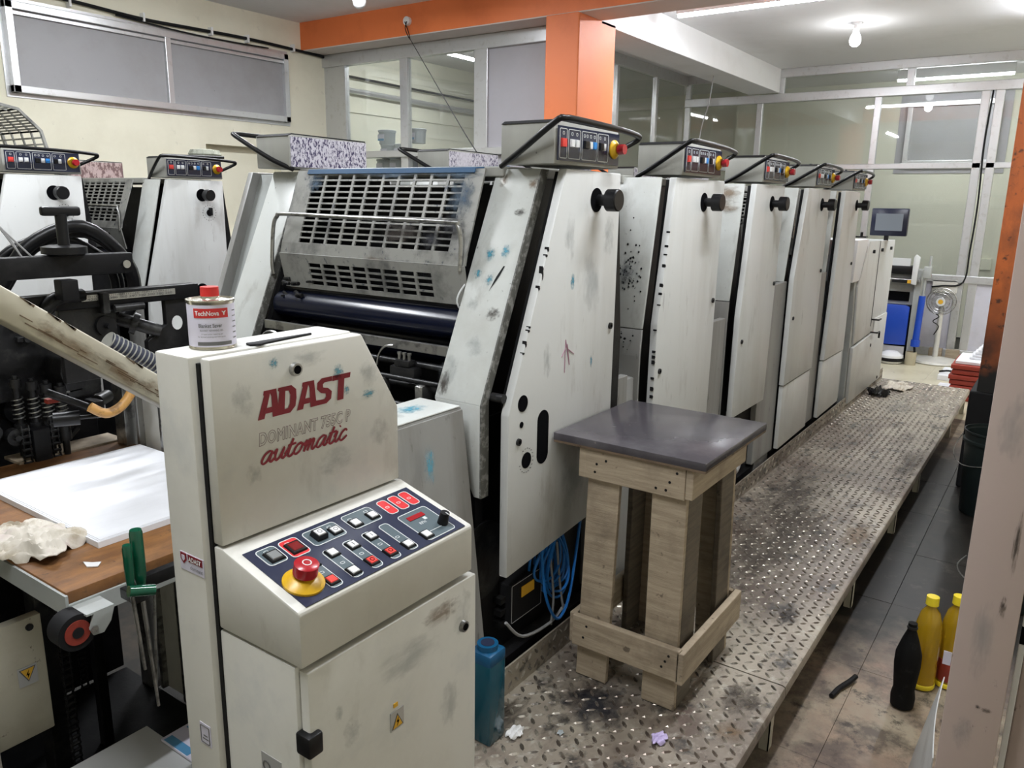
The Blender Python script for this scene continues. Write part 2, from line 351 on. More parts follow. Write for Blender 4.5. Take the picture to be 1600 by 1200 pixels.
def dup(root, loc, label):
    r = root.copy(); COL.objects.link(r); r.location = loc; r['label'] = label
    for ch in list(root.children):
        c = ch.copy(); COL.objects.link(c); c.parent = r
        for g in ch.children:
            d = g.copy(); COL.objects.link(d); d.parent = c
    return r
def struct(name, mb, mat, parent=None, smooth=False):
    o = obj(name, mb, mat, parent, smooth)
    if not parent: o['kind'] = 'structure'
    return o
_tc = {}
def text_mesh(body, size, bold=0, shear=0, space=1, extr=.0004):
    k = (body, size, bold, shear, space)
    if k not in _tc:
        c = bpy.data.curves.new('t', 'FONT'); c.body = body; c.size = size; c.offset = bold*size; c.shear = shear
        c.space_character = space; c.extrude = extr; c.resolution_u = 3; c.fill_mode = 'BOTH'
        o = bpy.data.objects.new('t', c); COL.objects.link(o)
        dg = bpy.context.evaluated_depsgraph_get(); me = bpy.data.meshes.new_from_object(o.evaluated_get(dg))
        bpy.data.objects.remove(o); _tc[k] = me
    return _tc[k].copy()
def text(name, body, o, u, v, width, height, mat, parent, bold=0, shear=0, space=1, wrap=None):
    """lettering scaled into width x height with its lower left corner at o, along u and v"""
    me = text_mesh(body, 1.0, bold, shear, space, 0)
    xs = [q.co.x for q in me.vertices]; ys = [q.co.y for q in me.vertices]
    x0, x1, y0, y1 = min(xs), max(xs), min(ys), max(ys); o, u, v = Vector(o), Vector(u).normalized(), Vector(v).normalized()
    n = u.cross(v)
    for q in me.vertices:
        a = (q.co.x-x0)/(x1-x0)*width; b_ = (q.co.y-y0)/(y1-y0)*height
        if wrap: cx, cy, r, a0 = wrap; t = a0+a/r; q.co = Vector((cx+r*math.cos(t), cy+r*math.sin(t), o.z+b_))
        else: q.co = o+u*a+v*b_+n*.0007
    me.materials.clear()
    return link(name, me, mat, parent)
X, Y, Z = Vector((1,0,0)), Vector((0,1,0)), Vector((0,0,1))
def smearmat(n, col, dens=1.0, sc=3.0, rough=.5):
    m, N, L, b = newmat(n); b.inputs['Base Color'].default_value = (*col, 1); b.inputs['Roughness'].default_value = rough
    uv = N.new('ShaderNodeUVMap'); oi = N.new('ShaderNodeObjectInfo')
    ad = N.new('ShaderNodeVectorMath'); ad.operation = 'ADD'; sc_ = N.new('ShaderNodeVectorMath'); sc_.operation = 'SCALE'; sc_.inputs[3].default_value = sc
    rn = N.new('ShaderNodeCombineXYZ'); L.new(oi.outputs['Random'], rn.inputs[2]); ml = N.new('ShaderNodeVectorMath'); ml.operation = 'SCALE'; ml.inputs[3].default_value = 40; L.new(rn.outputs[0], ml.inputs[0])
    L.new(uv.outputs[0], sc_.inputs[0]); L.new(sc_.outputs[0], ad.inputs[0]); L.new(ml.outputs[0], ad.inputs[1])
    f = N.new('ShaderNodeTexNoise'); f.inputs['Scale'].default_value = 1; f.inputs['Detail'].default_value = 6; f.inputs['Roughness'].default_value = .65; L.new(ad.outputs[0], f.inputs['Vector'])
    d = N.new('ShaderNodeVectorMath'); d.operation = 'DISTANCE'; d.inputs[1].default_value = (.5, .5, 0); L.new(uv.outputs[0], d.inputs[0])
    r = N.new('ShaderNodeMapRange'); r.inputs[1].default_value = .5; r.inputs[2].default_value = 0; L.new(d.outputs['Value'], r.inputs[0])
    a = N.new('ShaderNodeMath'); a.operation = 'MULTIPLY_ADD'; L.new(r.outputs[0], a.inputs[0]); a.inputs[1].default_value = .42; L.new(f.outputs[0], a.inputs[2])
    q = N.new('ShaderNodeMapRange'); q.inputs[1].default_value = .56; q.inputs[2].default_value = .92; q.inputs[4].default_value = dens; L.new(a.outputs[0], q.inputs[0])
    z = N.new('ShaderNodeMath'); z.operation = 'MULTIPLY'; L.new(q.outputs[0], z.inputs[0]); e = N.new('ShaderNodeMapRange'); e.inputs[1].default_value = .5; e.inputs[2].default_value = .40; L.new(d.outputs['Value'], e.inputs[0]); L.new(e.outputs[0], z.inputs[1])
    L.new(z.outputs[0], b.inputs['Alpha']); return m
M['sm_cyan'] = smearmat('cyan_smear', (.05, .30, .42), .85, 5); M['sm_grey'] = smearmat('grey_smear', (.26, .29, .30), .30, 3); M['sm_dark'] = smearmat('dark_ink_smear', (.01, .012, .02), .8, 7)
M['sm_blue'] = smearmat('blue_ink_smear', (.02, .06, .11), .85, 6); M['sm_oil'] = smearmat('oil_smear', (.05, .038, .03), .75, 5); M['sm_brown'] = smearmat('brown_smear', (.22, .13, .06), .6, 4)
def smear(parent, o, u, v, w_, h_, mat, world=True, name='ink_smear'):
    o, u, v = Vector(o), Vector(u).normalized(), Vector(v).normalized(); me = bpy.data.meshes.new(name)
    me.from_pydata([o-u*w_/2-v*h_/2, o+u*w_/2-v*h_/2, o+u*w_/2+v*h_/2, o-u*w_/2+v*h_/2], [], [(0,1,2,3)])
    l = me.uv_layers.new(name='uv'); 
    for i, c in enumerate(((0,0),(1,0),(1,1),(0,1))): l.data[i].uv = c
    return link(name, me, mat, parent, False, world)

def disc_sign(parent, o, u, v, s, mat_plate='signgrey'):
    """warning plate with a yellow triangle and a black lightning bolt"""
    o, u, v = Vector(o), Vector(u).normalized(), Vector(v).normalized(); n = u.cross(v)
    p = obj('warning_sign', MB().slab(o, u, v, s, s*1.15, .001), mat_plate, parent, label='warning sign with a yellow lightning triangle')
    def poly(name, pts, h, mat):
        b = bmesh.new(); vs = [b.verts.new(o+u*a*s+v*c*s+n*h) for a, c in pts]; b.faces.new(vs); 
        e = bmesh.ops.extrude_face_region(b, geom=b.faces[:]); bmesh.ops.translate(b, verts=[q for q in e['geom'] if isinstance(q, bmesh.types.BMVert)], vec=n*.0004)
        return obj(name, b, mat, p, world=False)
    poly('triangle_border', [(.06,.10),(.94,.10),(.5,.95)], .001, 'print')
    poly('triangle', [(.15,.15),(.85,.15),(.5,.84)], .0015, 'signyellow')
    poly('lightning_bolt', [(.54,.72),(.40,.46),(.49,.46),(.44,.22),(.60,.52),(.51,.52)], .002, 'hole_black')
    return p

# ------------------------------------------------------------------ the setting
XF, YW, ZC = 10.05, 6.2, 3.24
fl = struct('floor', MB().box(-2.6, 12.2, -2.6, 7.4, -.12, -.012), 'slab')
tb = {}
TS = .6
for i in range(17):
    for j in range(4):
        x, y = -.15+i*TS, -1.38+j*TS
        z0 = random.uniform(-.0015, 0)
        mat = 'cleantile' if x > 6.9 else 'tile'
        if mat not in tb:
            tb[mat] = MB().prism([(0,0),(.599,0),(.599,.599),(0,.599)], 'z', -.012, 0, .001).b
            me = bpy.data.meshes.new('tile'); bmesh.ops.recalc_face_normals(tb[mat], faces=tb[mat].faces[:]); tb[mat].to_mesh(me); tb[mat].free(); me.materials.append(M[mat]); tb[mat] = me
        o = bpy.data.objects.new('tile', tb[mat]); COL.objects.link(o); o.parent = fl; o.location = (x, y, z0)
for i in range(5):      # clean tiles at the far end, left of the aisle
    o = bpy.data.objects.new('tile', tb['cleantile']); COL.objects.link(o); o.parent = fl; o.location = (7.05+i*TS, 1.0205, -.001)
struct('ceiling', MB().box(-2.6, 12.2, -2.6, 7.4, ZC, ZC+.1), 'whitewash')
mb = MB().box(-2.6, 3.9, YW, YW+.2, 0, ZC).box(3.9, 5.35, YW, YW+.2, 0, 1.3).box(3.9, 4.22, YW, YW+.2, 1.3, ZC).box(4.22, 5.0, YW, YW+.2, 2.09, ZC).box(5.0, 5.6, YW, YW+.2, 1.3, ZC).box(4.22, 5.0, YW+.10, YW+.2, 1.3, 2.09)
struct('wall_left', mb, 'wall')
struct('wall_left_annex', MB().box(5.6, 12.2, 6.6, 6.8, 0, ZC).box(5.6, 12, 6.585, 6.6, 2.56, 2.60), 'wall_back')
struct('wall_far_annex', MB().box(11.7, 11.8, -2.6, 6.6, 0, ZC).box(11.45, 11.7, 3.9, 4.2, 0, ZC), 'wall_back')
struct('wall_right', MB().box(-2.6, 12.2, -1.5, -1.4, 0, ZC), 'wall')
struct('wall_rear', MB().box(-2.6, -2.5, -2.6, 6.4, 0, ZC), 'wall')
# beams and column
struct('trim_1', MB().box(5.3, 5.63, -1.4, YW, 3.0, ZC), 'orange')
struct('trim_2', MB().box(5.302, 5.629, -1.4, YW, 2.992, 3.0), 'soffit')
struct('trim_3', MB().box(5.3, 5.86, 3.17, 3.46, 0, 3.0, .008), 'orange')
struct('trim_4', MB().box(5.63, XF, 3.17, 3.55, 2.97, ZC, .006), 'whitewash')
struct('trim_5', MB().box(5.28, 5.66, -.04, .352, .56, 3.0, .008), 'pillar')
struct('trim_6', MB().box(5.26, 5.68, -.06, .385, 0, .60, .012), 'rubber')
# cross partition above and beside the second press, x = 5.6
def frame_x(mb, x, y0, y1, z0, z1, w=.05, d=.05): return mb.box(x-d/2, x+d/2, y0, y1, z0, z1, .004)
def pane(o, x0, x1, y0, y1, z0, z1, name='pane', mat='glass'):
    return obj(name, MB().box(x0, x1, y0, y1, z0, z1), mat, o)
pw = MB()
for y0, y1 in ((5.90, 5.98), (5.10, 5.19), (4.20, 4.34), (3.46, 3.50)): pw.box(5.56, 5.62, y0, y1, 1.2, 2.93, .004)
pw.box(5.55, 5.63, 3.46, YW, 2.88, 2.99, .004).box(5.53, 5.65, 3.46, YW, 2.03, 2.09, .006).box(5.56, 5.62, 3.46, YW, 1.1, 1.2, .004).box(5.58, 5.60, 5.98, YW, 0, 2.9)
wf = struct('window_1', pw, 'alu')
for y0, y1, mt in ((5.19, 5.90, 'glass'), (4.34, 5.10, 'glass'), (3.50, 4.20, 'frost2')): pane(wf, 5.586, 5.592, y0, y1, 2.09, 2.88, 'pane', mt)
for y0, y1, mt in ((5.19, 5.90, 'glass'), (4.34, 5.10, 'glass'), (3.50, 4.20, 'frost2')): pane(wf, 5.586, 5.592, y0, y1, 1.2, 2.03, 'pane', mt)
# long partition beside the far room, y = 4.38
pw = MB()
for x in (5.66, 6.9, 8.15, 9.15): pw.box(x, x+.05, 4.36, 4.42, 1.0, 3.2, .004)
pw.box(5.66, XF, 4.35, 4.43, 3.12, 3.24, .004).box(5.66, XF, 4.35, 4.43, 1.9, 1.96, .004).box(5.66, XF, 4.36, 4.42, .9, 1.0, .004).box(5.66, XF, 4.38, 4.40, 0, .9)
wf = struct('window_2', pw, 'alu')
for a, b in ((5.71, 6.9), (6.95, 8.15), (8.2, 9.15), (9.2, XF-.03)):
    pane(wf, a, b, 4.387, 4.393, 1.96, 3.12); pane(wf, a, b, 4.387, 4.393, 1.0, 1.9)
# far partition, x = XF
ys = [-1.4, -.35, .90, 2.05, 3.40, 4.38]
pw = MB()
for y in (-.35, 2.05, 3.40): pw.box(XF, XF+.06, y-.035, y+.035, .9, 2.88, .005)
for y in (.86, .99): pw.box(XF-.01, XF+.06, y-.042, y+.042, 0, 2.90, .005)
pw.box(XF, XF+.06, 4.31, 4.38, 0, 3.22, .005).box(XF, XF+.06, 3.12, 3.19, 2.94, 3.22, .005).box(XF, XF+.06, 1.70, 1.78, 2.94, 3.22, .005).box(XF, XF+.06, -.2, -.12, 2.94, 3.22, .005).box(XF-.02, XF+.06, -1.4, 4.38, 3.14, 3.24, .006)
pw.box(XF-.02, XF+.06, -1.4, 4.38, 2.86, 2.96, .006).box(XF-.01, XF+.06, -1.4, 4.38, 2.07, 2.13, .006).box(XF-.03, XF+.06, -1.4, 4.38, .84, .92, .006).box(XF-.02, XF+.06, -1.4, 4.38, 0, .09, .006)
wf = struct('window_3', pw, 'alu')
for a, b in ((-1.4, -.385), (-.315, .82), (1.03, 2.015), (2.085, 3.365), (3.435, 4.31)):
    pane(wf, XF+.02, XF+.026, a, b, .92, 2.07); pane(wf, XF+.02, XF+.026, a, b, 2.13, 2.86); pane(wf, XF+.01, XF+.03, a, b, .09, .84, 'lower_panel', 'lilac')
for a, b in ((-.12, 1.70), (1.78, 3.12), (3.19, 4.31)): pane(wf, XF+.02, XF+.026, a, b, 2.96, 3.14)
# window in the wall behind the far partition
wf = struct('window_4', MB().box(11.62, 11.72, .95, 2.0, 2.18, 2.24, .005).box(11.62, 11.72, .95, 2.0, 2.90, 2.96, .005).box(11.62, 11.72, .95, 1.01, 2.24, 2.9, .005).box(11.62, 11.72, 1.94, 2.0, 2.24, 2.9, .005), 'alu')
pane(wf, 11.66, 11.68, 1.01, 1.94, 2.24, 2.9, 'pane', 'frost')
obj('surround', MB().box(11.69, 11.705, .85, 2.1, 2.08, 3.06), 'frost2', wf)
# high window in the left wall
x0, x1, z0, z1 = 2.71, 5.10, 2.335, 2.93
wf = struct('window_5', MB().box(x0, x1, 6.14, 6.22, z1-.05, z1, .004).box(x0, x1, 6.14, 6.22, z0, z0+.05, .004).box(x0, x0+.05, 6.14, 6.22, z0, z1, .004).box(x1-.05, x1, 6.14, 6.22, z0, z1, .004).box(3.88, 3.93, 6.145, 6.22, z0+.03, z1-.03, .004).box(x0+.04, x1-.04, 6.15, 6.18, z1-.085, z1-.06, .003), 'alu')
pane(wf, x0+.05, 3.88, 6.175, 6.185, z0+.05, z1-.05, 'pane', 'frost'); pane(wf, 3.93, x1-.05, 6.175, 6.185, z0+.05, z1-.05, 'pane', 'frost')
obj('surround', MB().box(x0-.03, x1+.03, 6.192, 6.2, z0-.03, z1+.03), 'alu', wf)
# conduit under the ceiling of the left wall
mb = MB().tube([(2.4,6.17,3.03),(3.15,6.17,3.012),(3.7,6.165,2.985),(4.15,6.17,2.992),(4.68,6.17,3.0),(5.3,6.17,2.985),(5.56,6.17,2.975)], .013, 8)
mb.tube([(3.5,6.165,2.975),(4.2,6.165,2.945),(4.9,6.165,2.955)], .006, 6)
c = tag(obj('conduit_pipe', mb, 'rubber', smooth=True), 'sagging black conduit clipped along the left wall above the high window', 'pipe')
for x in (3.16, 3.72, 4.32, 4.68, 5.18): obj('clip', MB().box(x-.008, x+.008, 6.145, 6.2, 2.965, 3.03, .002), 'white_print', c)
for z, l in ((2.50, 'upper thin conduit on the annex wall seen through the cross partition panes'), (2.36, 'lower thick grey conduit on the annex wall seen through the cross partition panes')):
    tag(obj('conduit_pipe', MB().tube([(5.8,6.545,z+.42),(7.5,6.545,z+.40),(9.5,6.545,z+.38)], .012 if z > 2.4 else .03, 8), 'rubber' if z > 2.4 else 'alu', smooth=True), l, 'pipe')
# lamps
for i, (x, y, z, L_, al, p) in enumerate(TUBES):
    lab = ['lit tube lamp on the white ceiling beside the white beam', 'tube lamp on the ceiling over the far aisle', 'tube lamp on the ceiling near the right wall', 'tube lamp on the ceiling over the nearest printing tower', 'tube lamp on the ceiling above the viewer', 'added unseen tube lamp over the feeder that brightens the left wall', 'added unseen tube lamp between the two presses that brightens the left wall', 'added unseen tube lamp that brightens the annex behind the cross partition', 'added unseen tube lamp that brightens the room behind the far partition'][i]
    t = thing('tube_lamp', lab, 'ceiling lamp', (x, y, z), 'ceiling tube lamps')
    hx, hy = (L_/2, .02) if al == 'x' else (.02, L_/2)
    zt = ZC
    obj('housing', MB().box(x-hx, x+hx, y-hy, y+hy, z, zt, .003), 'white_print', t)
    e = Vector((hx, 0, 0)) if al == 'x' else Vector((0, hy, 0)); c0 = Vector((x, y, z-.014))
    obj('tube', MB().cyl(c0-e*.98, c0+e*.98, .013, n=12), 'lamp', t, True)
def bulb(x, y, ztop, mat, lab, drop=.0):
    t = thing('light_bulb', lab, 'light bulb', (x, y, ztop))
    mb = MB().lathe([(.045, 0), (.045, -.012), (.02, -.018), (.02, -.05-drop)], (x, y, ztop))
    obj('holder', mb, 'white_print', t, True)
    z = ztop-.05-drop
    obj('bulb', MB().lathe([(.022, 0), (.026, -.03), (.045, -.07), (.050, -.10), (.042, -.13), (.02, -.148)], (x, y, z)), mat, t, True)
bulb(7.9, 1.86, ZC, 'bulb_on', 'glowing bulb in a white holder on the ceiling over the far aisle')
bulb(4.35, 4.44, ZC, 'bulb_off', 'unlit round bulb hanging in front of the orange beam', .06)
l = bpy.data.lights.new('bulb_light', 'POINT'); l.energy = 5; l.shadow_soft_size = .05
o = bpy.data.objects.new('bulb_light', l); COL.objects.link(o); o.location = (7.9, 1.86, 2.95)
r = thing('ceiling_rose', 'small white socket with bare wires on the face of the orange beam', 'socket', (5.29, 4.836, 3.1))
obj('base', MB().cyl((5.3,4.836,3.107), (5.27,4.836,3.107), .035), 'white_print', r, True)
obj('wires', MB().tube([(5.27,4.83,3.1),(5.22,4.80,3.03),(5.2,4.74,2.95)], .004, 6).tube([(5.27,4.85,3.1),(5.24,4.78,3.0),(5.2,4.73,2.94)], .004, 6).tube([(5.2,4.735,2.95),(4.6,4.0,2.55),(3.6,2.9,2.05),(3.05,2.36,1.87)], .003, 5), 'rubber', r, True)
tag(obj('hanging_wire', MB().tube([(8.4,3.36,2.97),(8.42,3.40,2.7),(8.5,3.5,2.45),(8.5,3.55,2.0)], .006, 6), 'greycable', smooth=True), 'thin grey wire hanging from the underside of the white beam', 'wire')
for (x, y, zz, l) in ((6.75,1.63,ZC,'round ceiling junction cover beyond the tube lamp'),):
    tag(obj('junction_cover', MB().cyl((x,y,zz-.012),(x,y,zz),.05), 'frost2', smooth=True), l, 'cover')
# power cable running down the double mullion
tag(obj('mullion_cable', MB().tube([(XF-.02,.925,2.86),(XF-.02,.94,2.3),(XF-.02,.92,1.7),(XF-.02,.93,1.2),(XF-.03,.95,.85),(XF-.05,1.15,.80),(XF-.05,1.25,.78)], .009, 6), 'rubber', smooth=True), 'black cable running down the double mullion of the far partition', 'cable')
for y, z, l in ((.60, 1.33, 'upper switch box on the wall seen through the right pane of the far partition'), (.93, .96, 'lower socket box on the wall seen through the right pane of the far partition')):
    tag(obj('switch_box', MB().box(11.66, 11.7, y-.1, y+.1, z-.07, z+.07, .005), 'wall_back'), l, 'switch')

# ------------------------------------------------------------------ tread plate platform
def bumps(x0, x1, y0, y1, z, vertical=False):
    b = bmesh.new(); a = .035; i = 0
    nx, ny = int((x1-x0)/a), int((y1-y0)/a)
    for i in range(nx):
        for j in range(ny):
            cx, cy = x0+(i+.5)*(x1-x0)/nx, y0+(j+.5)*(y1-y0)/ny
            s = 1 if (i+j) % 2 else -1; d = Vector((1, s, 0)).normalized(); n_ = Vector((-d.y, d.x, 0))
            Lh, Wd, hh = .0165, .0055, .0038
            base = [d*Lh, d*Lh*.45+n_*Wd, -d*Lh*.45+n_*Wd, -d*Lh, -d*Lh*.45-n_*Wd, d*Lh*.45-n_*Wd]
            top = [d*Lh*.45, -d*Lh*.45]
            if vertical: f = lambda q, h: (cx+q.x, z-h, cy+q.y)
            else: f = lambda q, h: (cx+q.x, cy+q.y, z+h)
            B = [b.verts.new(f(q, 0)) for q in base]; T = [b.verts.new(f(q, hh)) for q in top]
            for fc in ((B[0],B[1],T[0]),(B[1],B[2],T[1],T[0]),(B[2],B[3],T[1]),(B[3],B[4],T[1]),(B[4],B[5],T[0],T[1]),(B[5],B[0],T[0])): b.faces.new(fc)
    return b
YE, YC = .533, 1.205
def platform(x0, x1, legs, lab):
    t = thing('tread_plate_platform', lab, 'platform', ((x0+x1)/2, YE, 0), 'platform sections along the press')
    g = .003; r = .012
    prof = [(YC, .2), (YE+r, .2), (YE+r*.3, .2-r*.3), (YE, .2-r), (YE, .165), (YE+.004, .165), (YE+.006, .19), (YC, .192)]
    obj('deck_plate', MB().prism(prof, 'x', x0+g, x1-g), 'tread', t, True)
    obj('tread_bumps', bumps(x0+.01, x1-.01, YE+.012, YC-.004, .2), 'bump', t, kind='stuff')
    obj('kerb_plate', MB().box(x0+g, x1-g, YC, YC+.006, .15, .292, .001), 'tread', t)
    obj('kerb_bumps', bumps(x0+.01, x1-.01, .205, .29, YC, True), 'bump', t, kind='stuff')
    for x in legs:
        obj('leg', MB().box(x, x+.035, YE+.02, YE+.024, 0, .192).box(x, x+.004, YE+.02, YE+.05, 0, .192), 'cream', t)
        obj('leg', MB().box(x, x+.035, YC-.03, YC-.026, 0, .192).box(x, x+.004, YC-.05, YC-.026, 0, .192), 'cream', t)
    obj('edge_angle', MB().box(x0+.01, x1-.01, YE+.028, YE+.034, .165, .192), 'iron', t)
platform(.95, 2.262, (1.0, 2.20), 'nearest tread plate platform section, under the wooden stand')
platform(2.262, 5.81, (3.3, 4.25, 5.0), 'longest middle section of the tread plate platform along the press')
platform(5.81, 7.32, (6.4, 7.25), 'far end section of the tread plate platform with rags on it')

# ------------------------------------------------------------------ printing units (local frame: x from the top left of the side panel, y from the panel face)
def head_panel(t, hx):
    """keypad on the operator face of a control head"""
    o, u, v = Vector((hx+.010, -.004, 1.762)), X, Z
    p = obj('control_panel', MB().slab(o, u, v, .352, .092, .003), 'panel', t, world=False)
    def k(name, x, z, w, h, mat, th=.006): return obj(name, MB().slab(o+Vector((x, -.003, z)), u, v, w, h, th, chamf=.0012), mat, p)
    for a, b_ in ((.006, .045), (.052, .118), (.126, .212), (.219, .283)):
        obj('outline', MB().ring(o+Vector((a, -.0032, .006)), u, v, b_-a, .080, .005, .0018), 'line', p)
    k('red_button', .014, .036, .024, .024, 'redkey'); k('white_button', .062, .038, .018, .022, 'key'); k('white_button', .088, .038, .018, .022, 'key')
    k('black_button', .136, .038, .024, .022, 'black', .008); k('white_button', .166, .038, .016, .022, 'key'); k('blue_button', .188, .038, .018, .022, 'bluekey')
    k('black_button', .226, .038, .018, .022, 'black', .008); k('white_button', .248, .038, .014, .022, 'key')
    mb = MB()
    for x in (.022, .068, .094, .136, .152, .172, .194, .228, .256): mb.ring(o+Vector((x, -.0032, .069)), u, v, .009, .009, .003, .0012)
    obj('icons', mb, 'line', p, kind='stuff')
    c = o+Vector((.320, -.003, .046))
    e = obj('emergency_stop', MB().cyl(c, c+Vector((0,-.004,0)), .028, .028, 24).cyl(c+Vector((0,-.004,0)), c+Vector((0,-.014,0)), .028, .017, 24), 'yellow', t, True, world=False)
    obj('stop_button', MB().cyl(c+Vector((0,-.015,0)), c+Vector((0,-.022,0)), .011, .011, 20).cyl(c+Vector((0,-.020,0)), c+Vector((0,-.038,0)), .016, .015, 20), 'red', e, True)
def guard_mesh():
    """slotted guard: a bent sheet with rows of real slots; u across (y), s down the slope"""
    b = bmesh.new()
    A, B, C, D = Vector((-.07, 0, 1.742)), Vector((-.158, 0, 1.50)), Vector((-.166, 0, 1.465)), Vector((-.142, 0, 1.348))
    y0, y1 = .235, 1.055
    def part(P, Q, rows, cols, u0, u1, m0, m1, bar):
        # grid lines
        us = [y0]; 
        cw = (u1-u0)/cols
        for i in range(cols): us += [u0+i*cw+bar/2, u0+(i+1)*cw-bar/2]
        us.append(y1)
        n = rows; ss = [0]; L_ = (Q-P).length; rh = (L_-m0-m1)/n
        for i in range(n): ss += [m0+i*rh+bar*.27, m0+(i+1)*rh-bar*.27]
        ss.append(L_)
        d = (Q-P).normalized(); nn = Vector((d.z, 0, -d.x))
        vv = [[b.verts.new(P+d*s+Vector((0, u, 0))) for u in us] for s in ss]
        for i in range(len(ss)-1):
            for j in range(len(us)-1):
                if i % 2 == 1 and j % 2 == 1: continue
                b.faces.new((vv[i][j], vv[i][j+1], vv[i+1][j+1], vv[i+1][j]))
    part(A, B, 12, 10, .30, .975, .014, .0, .0105)
    part(B, C, 1, 1, .4, .4001, .01, .01, 0)
    part(C, D, 4, 8, .36, .92, .026, .012, .0105)
    bmesh.ops.recalc_face_normals(b, faces=b.faces[:])
    r = bmesh.ops.solidify(b, geom=b.faces[:], thickness=.006)
    return b
def hand_knob(t, x, z):
    k = obj('hand_knob', MB().cyl((x, .0, z), (x, -.038, z), .017, .017, 20).cyl((x, -.034, z), (x, -.068, z), .033, .033, 32).cyl((x,-.068,z),(x,-.071,z),.033,.030,32), 'black', t, True, world=False, label='black round hand knob on a shaft')
    obj('slot_ring', MB().lathe([(.0, 0)], (0,0,0)) if False else MB().cyl((x-.012, -.0012, z), (x-.012, .004, z), .036, n=24), 'hole_black', k)
def unit(x0, y0, panel, cover, inf, lab, name='printing_unit', splash='splash', W=.40, locks=(), group='printing units', lower=None, panelmat='white', blue=False, HX=0, KX=None, shift=0):
    t = thing(name, lab, 'printing press', (x0, y0, 0), group); LB = dict(parent=t, world=False)
    # side panel towards the aisle
    obj('side_panel', MB().prism(panel, 'y', 0, .028, .004), panelmat, smooth=True, **LB)
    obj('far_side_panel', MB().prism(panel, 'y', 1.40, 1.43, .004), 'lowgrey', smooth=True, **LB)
    obj('inner_web', MB().prism([(.035,1.735),(panel[-1][0]+.05,panel[-1][1]),(panel[-1][0]+.05,.3),(panel[-1][0]+.06,.3),(panel[-1][0]+.06,panel[-1][1]),(.045,1.735)], 'y', 1.26, 1.40), 'midgrey', **LB)
    # slanting front covers, near and far
    kx, kz, bz = cover
    for nm, ya, yb in (('front_cover', .05+shift, .215+shift), ('front_cover', 1.10, 1.265)):
        th = .012
        if bz > .7:   # short cover that tapers away below its bend
            mb = MB().prism([(-.012,1.742),(kx,kz),(kx+th,kz),(-.012+th*1.1,1.742)], 'y', ya, yb, .003)
            mb.prism([(ya,kz),(yb,kz),(ya+.022,bz),(ya,bz)], 'x', kx, kx+th, .002)
            obj(nm, mb, 'cover', smooth=True, **LB)
            obj('cover_edge', MB().prism([(-.025,1.74),(kx,kz),(kx,bz),(kx+.035,bz),(kx+.035,kz+.01),(.01,1.74)], 'y', ya-.004, ya+.001), 'edge', **LB)
        else:
            obj(nm, MB().prism([(-.02,1.742),(kx*.93,kz),(kx*.93+th,kz),(-.02+th,1.742)], 'y', ya, yb, .003), 'cover', smooth=True, **LB)
            obj('lower_cover', MB().prism([(kx*.93,kz-.003),(kx,kz-.1),(kx,bz),(kx+th,bz),(kx+th,kz-.1),(kx*.93+th,kz-.003)], 'y', ya, yb, .002), 'lowgrey', smooth=True, **LB)  # lower part in grey, its shade put into the colour
    # iron side frames, and a dark box added to paint the gaps black
    fx = kx+.045
    for ya in (.222, 1.075): obj('side_frame', MB().prism([(.0,1.73),(fx,kz),(fx,.18),(.60,.18),(.60,1.1),(.40,1.73)], 'y', ya, ya+.02), 'dark', **LB)
    zb = min(q_[1] for q_ in panel)+.02
    obj('inner_frame', MB().prism([(.012,1.735),(fx+.02,kz),(fx+.02,zb),(.44,zb),(.44,1.2),(.38,1.735)], 'y', .034, .046), 'dark', **LB)
    obj('gap_shade_box', MB().box(.12, .42, .242, 1.075, .2, 1.70).box(.42, .58, .242, 1.075, .2, 1.0), 'dark', **LB)
    obj('guard', guard_mesh(), 'guard', **LB)
    if blue: obj('blue_cloth', MB().prism([(-.080,1.731),(-.072,1.746),(.10,1.757),(.10,1.752),(-.062,1.743),(-.076,1.730)], 'y', .27, 1.0), 'tubgrey' if False else 'bluecloth', label='blue cloth over the top edge of the guard', **LB)
    obj('top_plate', MB().box(-.03, .42, .2, 1.10, 1.72, 1.75, .004), 'grey', **LB)
    for x, z, r_, mt in ((-.15, 1.285, .045, 'ink_roller'), (-.125, 1.340, .020, 'roller'), (-.04, 1.20, .07, 'ink_roller')):
        obj('roller', MB().cyl((x, .245, z), (x, 1.072, z), r_, n=32), mt, smooth=True, **LB)
    obj('cross_bar', MB().box(-.235, -.22, .242, 1.075, 1.205, 1.235, .002), 'steel', **LB)
    obj('guard_rail', MB().tube([(-.175, 1.085, 1.39),(-.18,1.085,1.43),(-.175, 1.075, 1.55),(-.172, 1.055, 1.588),(-.17, 1.02, 1.596),(-.17, .7, 1.592),(-.165, .30, 1.588),(-.165,.262,1.578),(-.165,.25,1.53),(-.17,.25,1.45)], .007, 10), 'steel', smooth=True, **LB)
    for ya in (.28, .98): obj('rubber_stop', MB().slab((-.164, ya+.045, 1.455), -Y, Vector((.024,0,-.117)).normalized(), .036, .098, .006), 'rubber', **LB)
    # control heads
    for nm, ya, yb, mt in (('control_head', .0, .18, 'grey'), ('far_control_head', 1.10, 1.28, 'grey')):
        h = obj(nm, MB().prism([(HX,1.752),(HX,1.862),(HX+.015,1.868),(HX+W,1.862),(HX+W+.005,1.752)], 'y', ya, yb, .004), mt, smooth=True, **LB)
        obj('lid_edge', MB().prism([(HX-.003,1.862),(HX+.015,1.871),(HX+W,1.866),(HX+W,1.861)], 'y', ya+.002, yb-.002), 'rubber', h)
        if nm == 'far_control_head': obj('ink_splashes', MB().box(HX+.006, HX+W, ya-.002, ya+.001, 1.757, 1.860), splash, h, label='side thickly splashed with dark ink')
    obj('beacon', MB().lathe([(.012,0),(.012,.006),(.006,.012)], (.2,.06,1.865)), 'black', smooth=True, **LB)
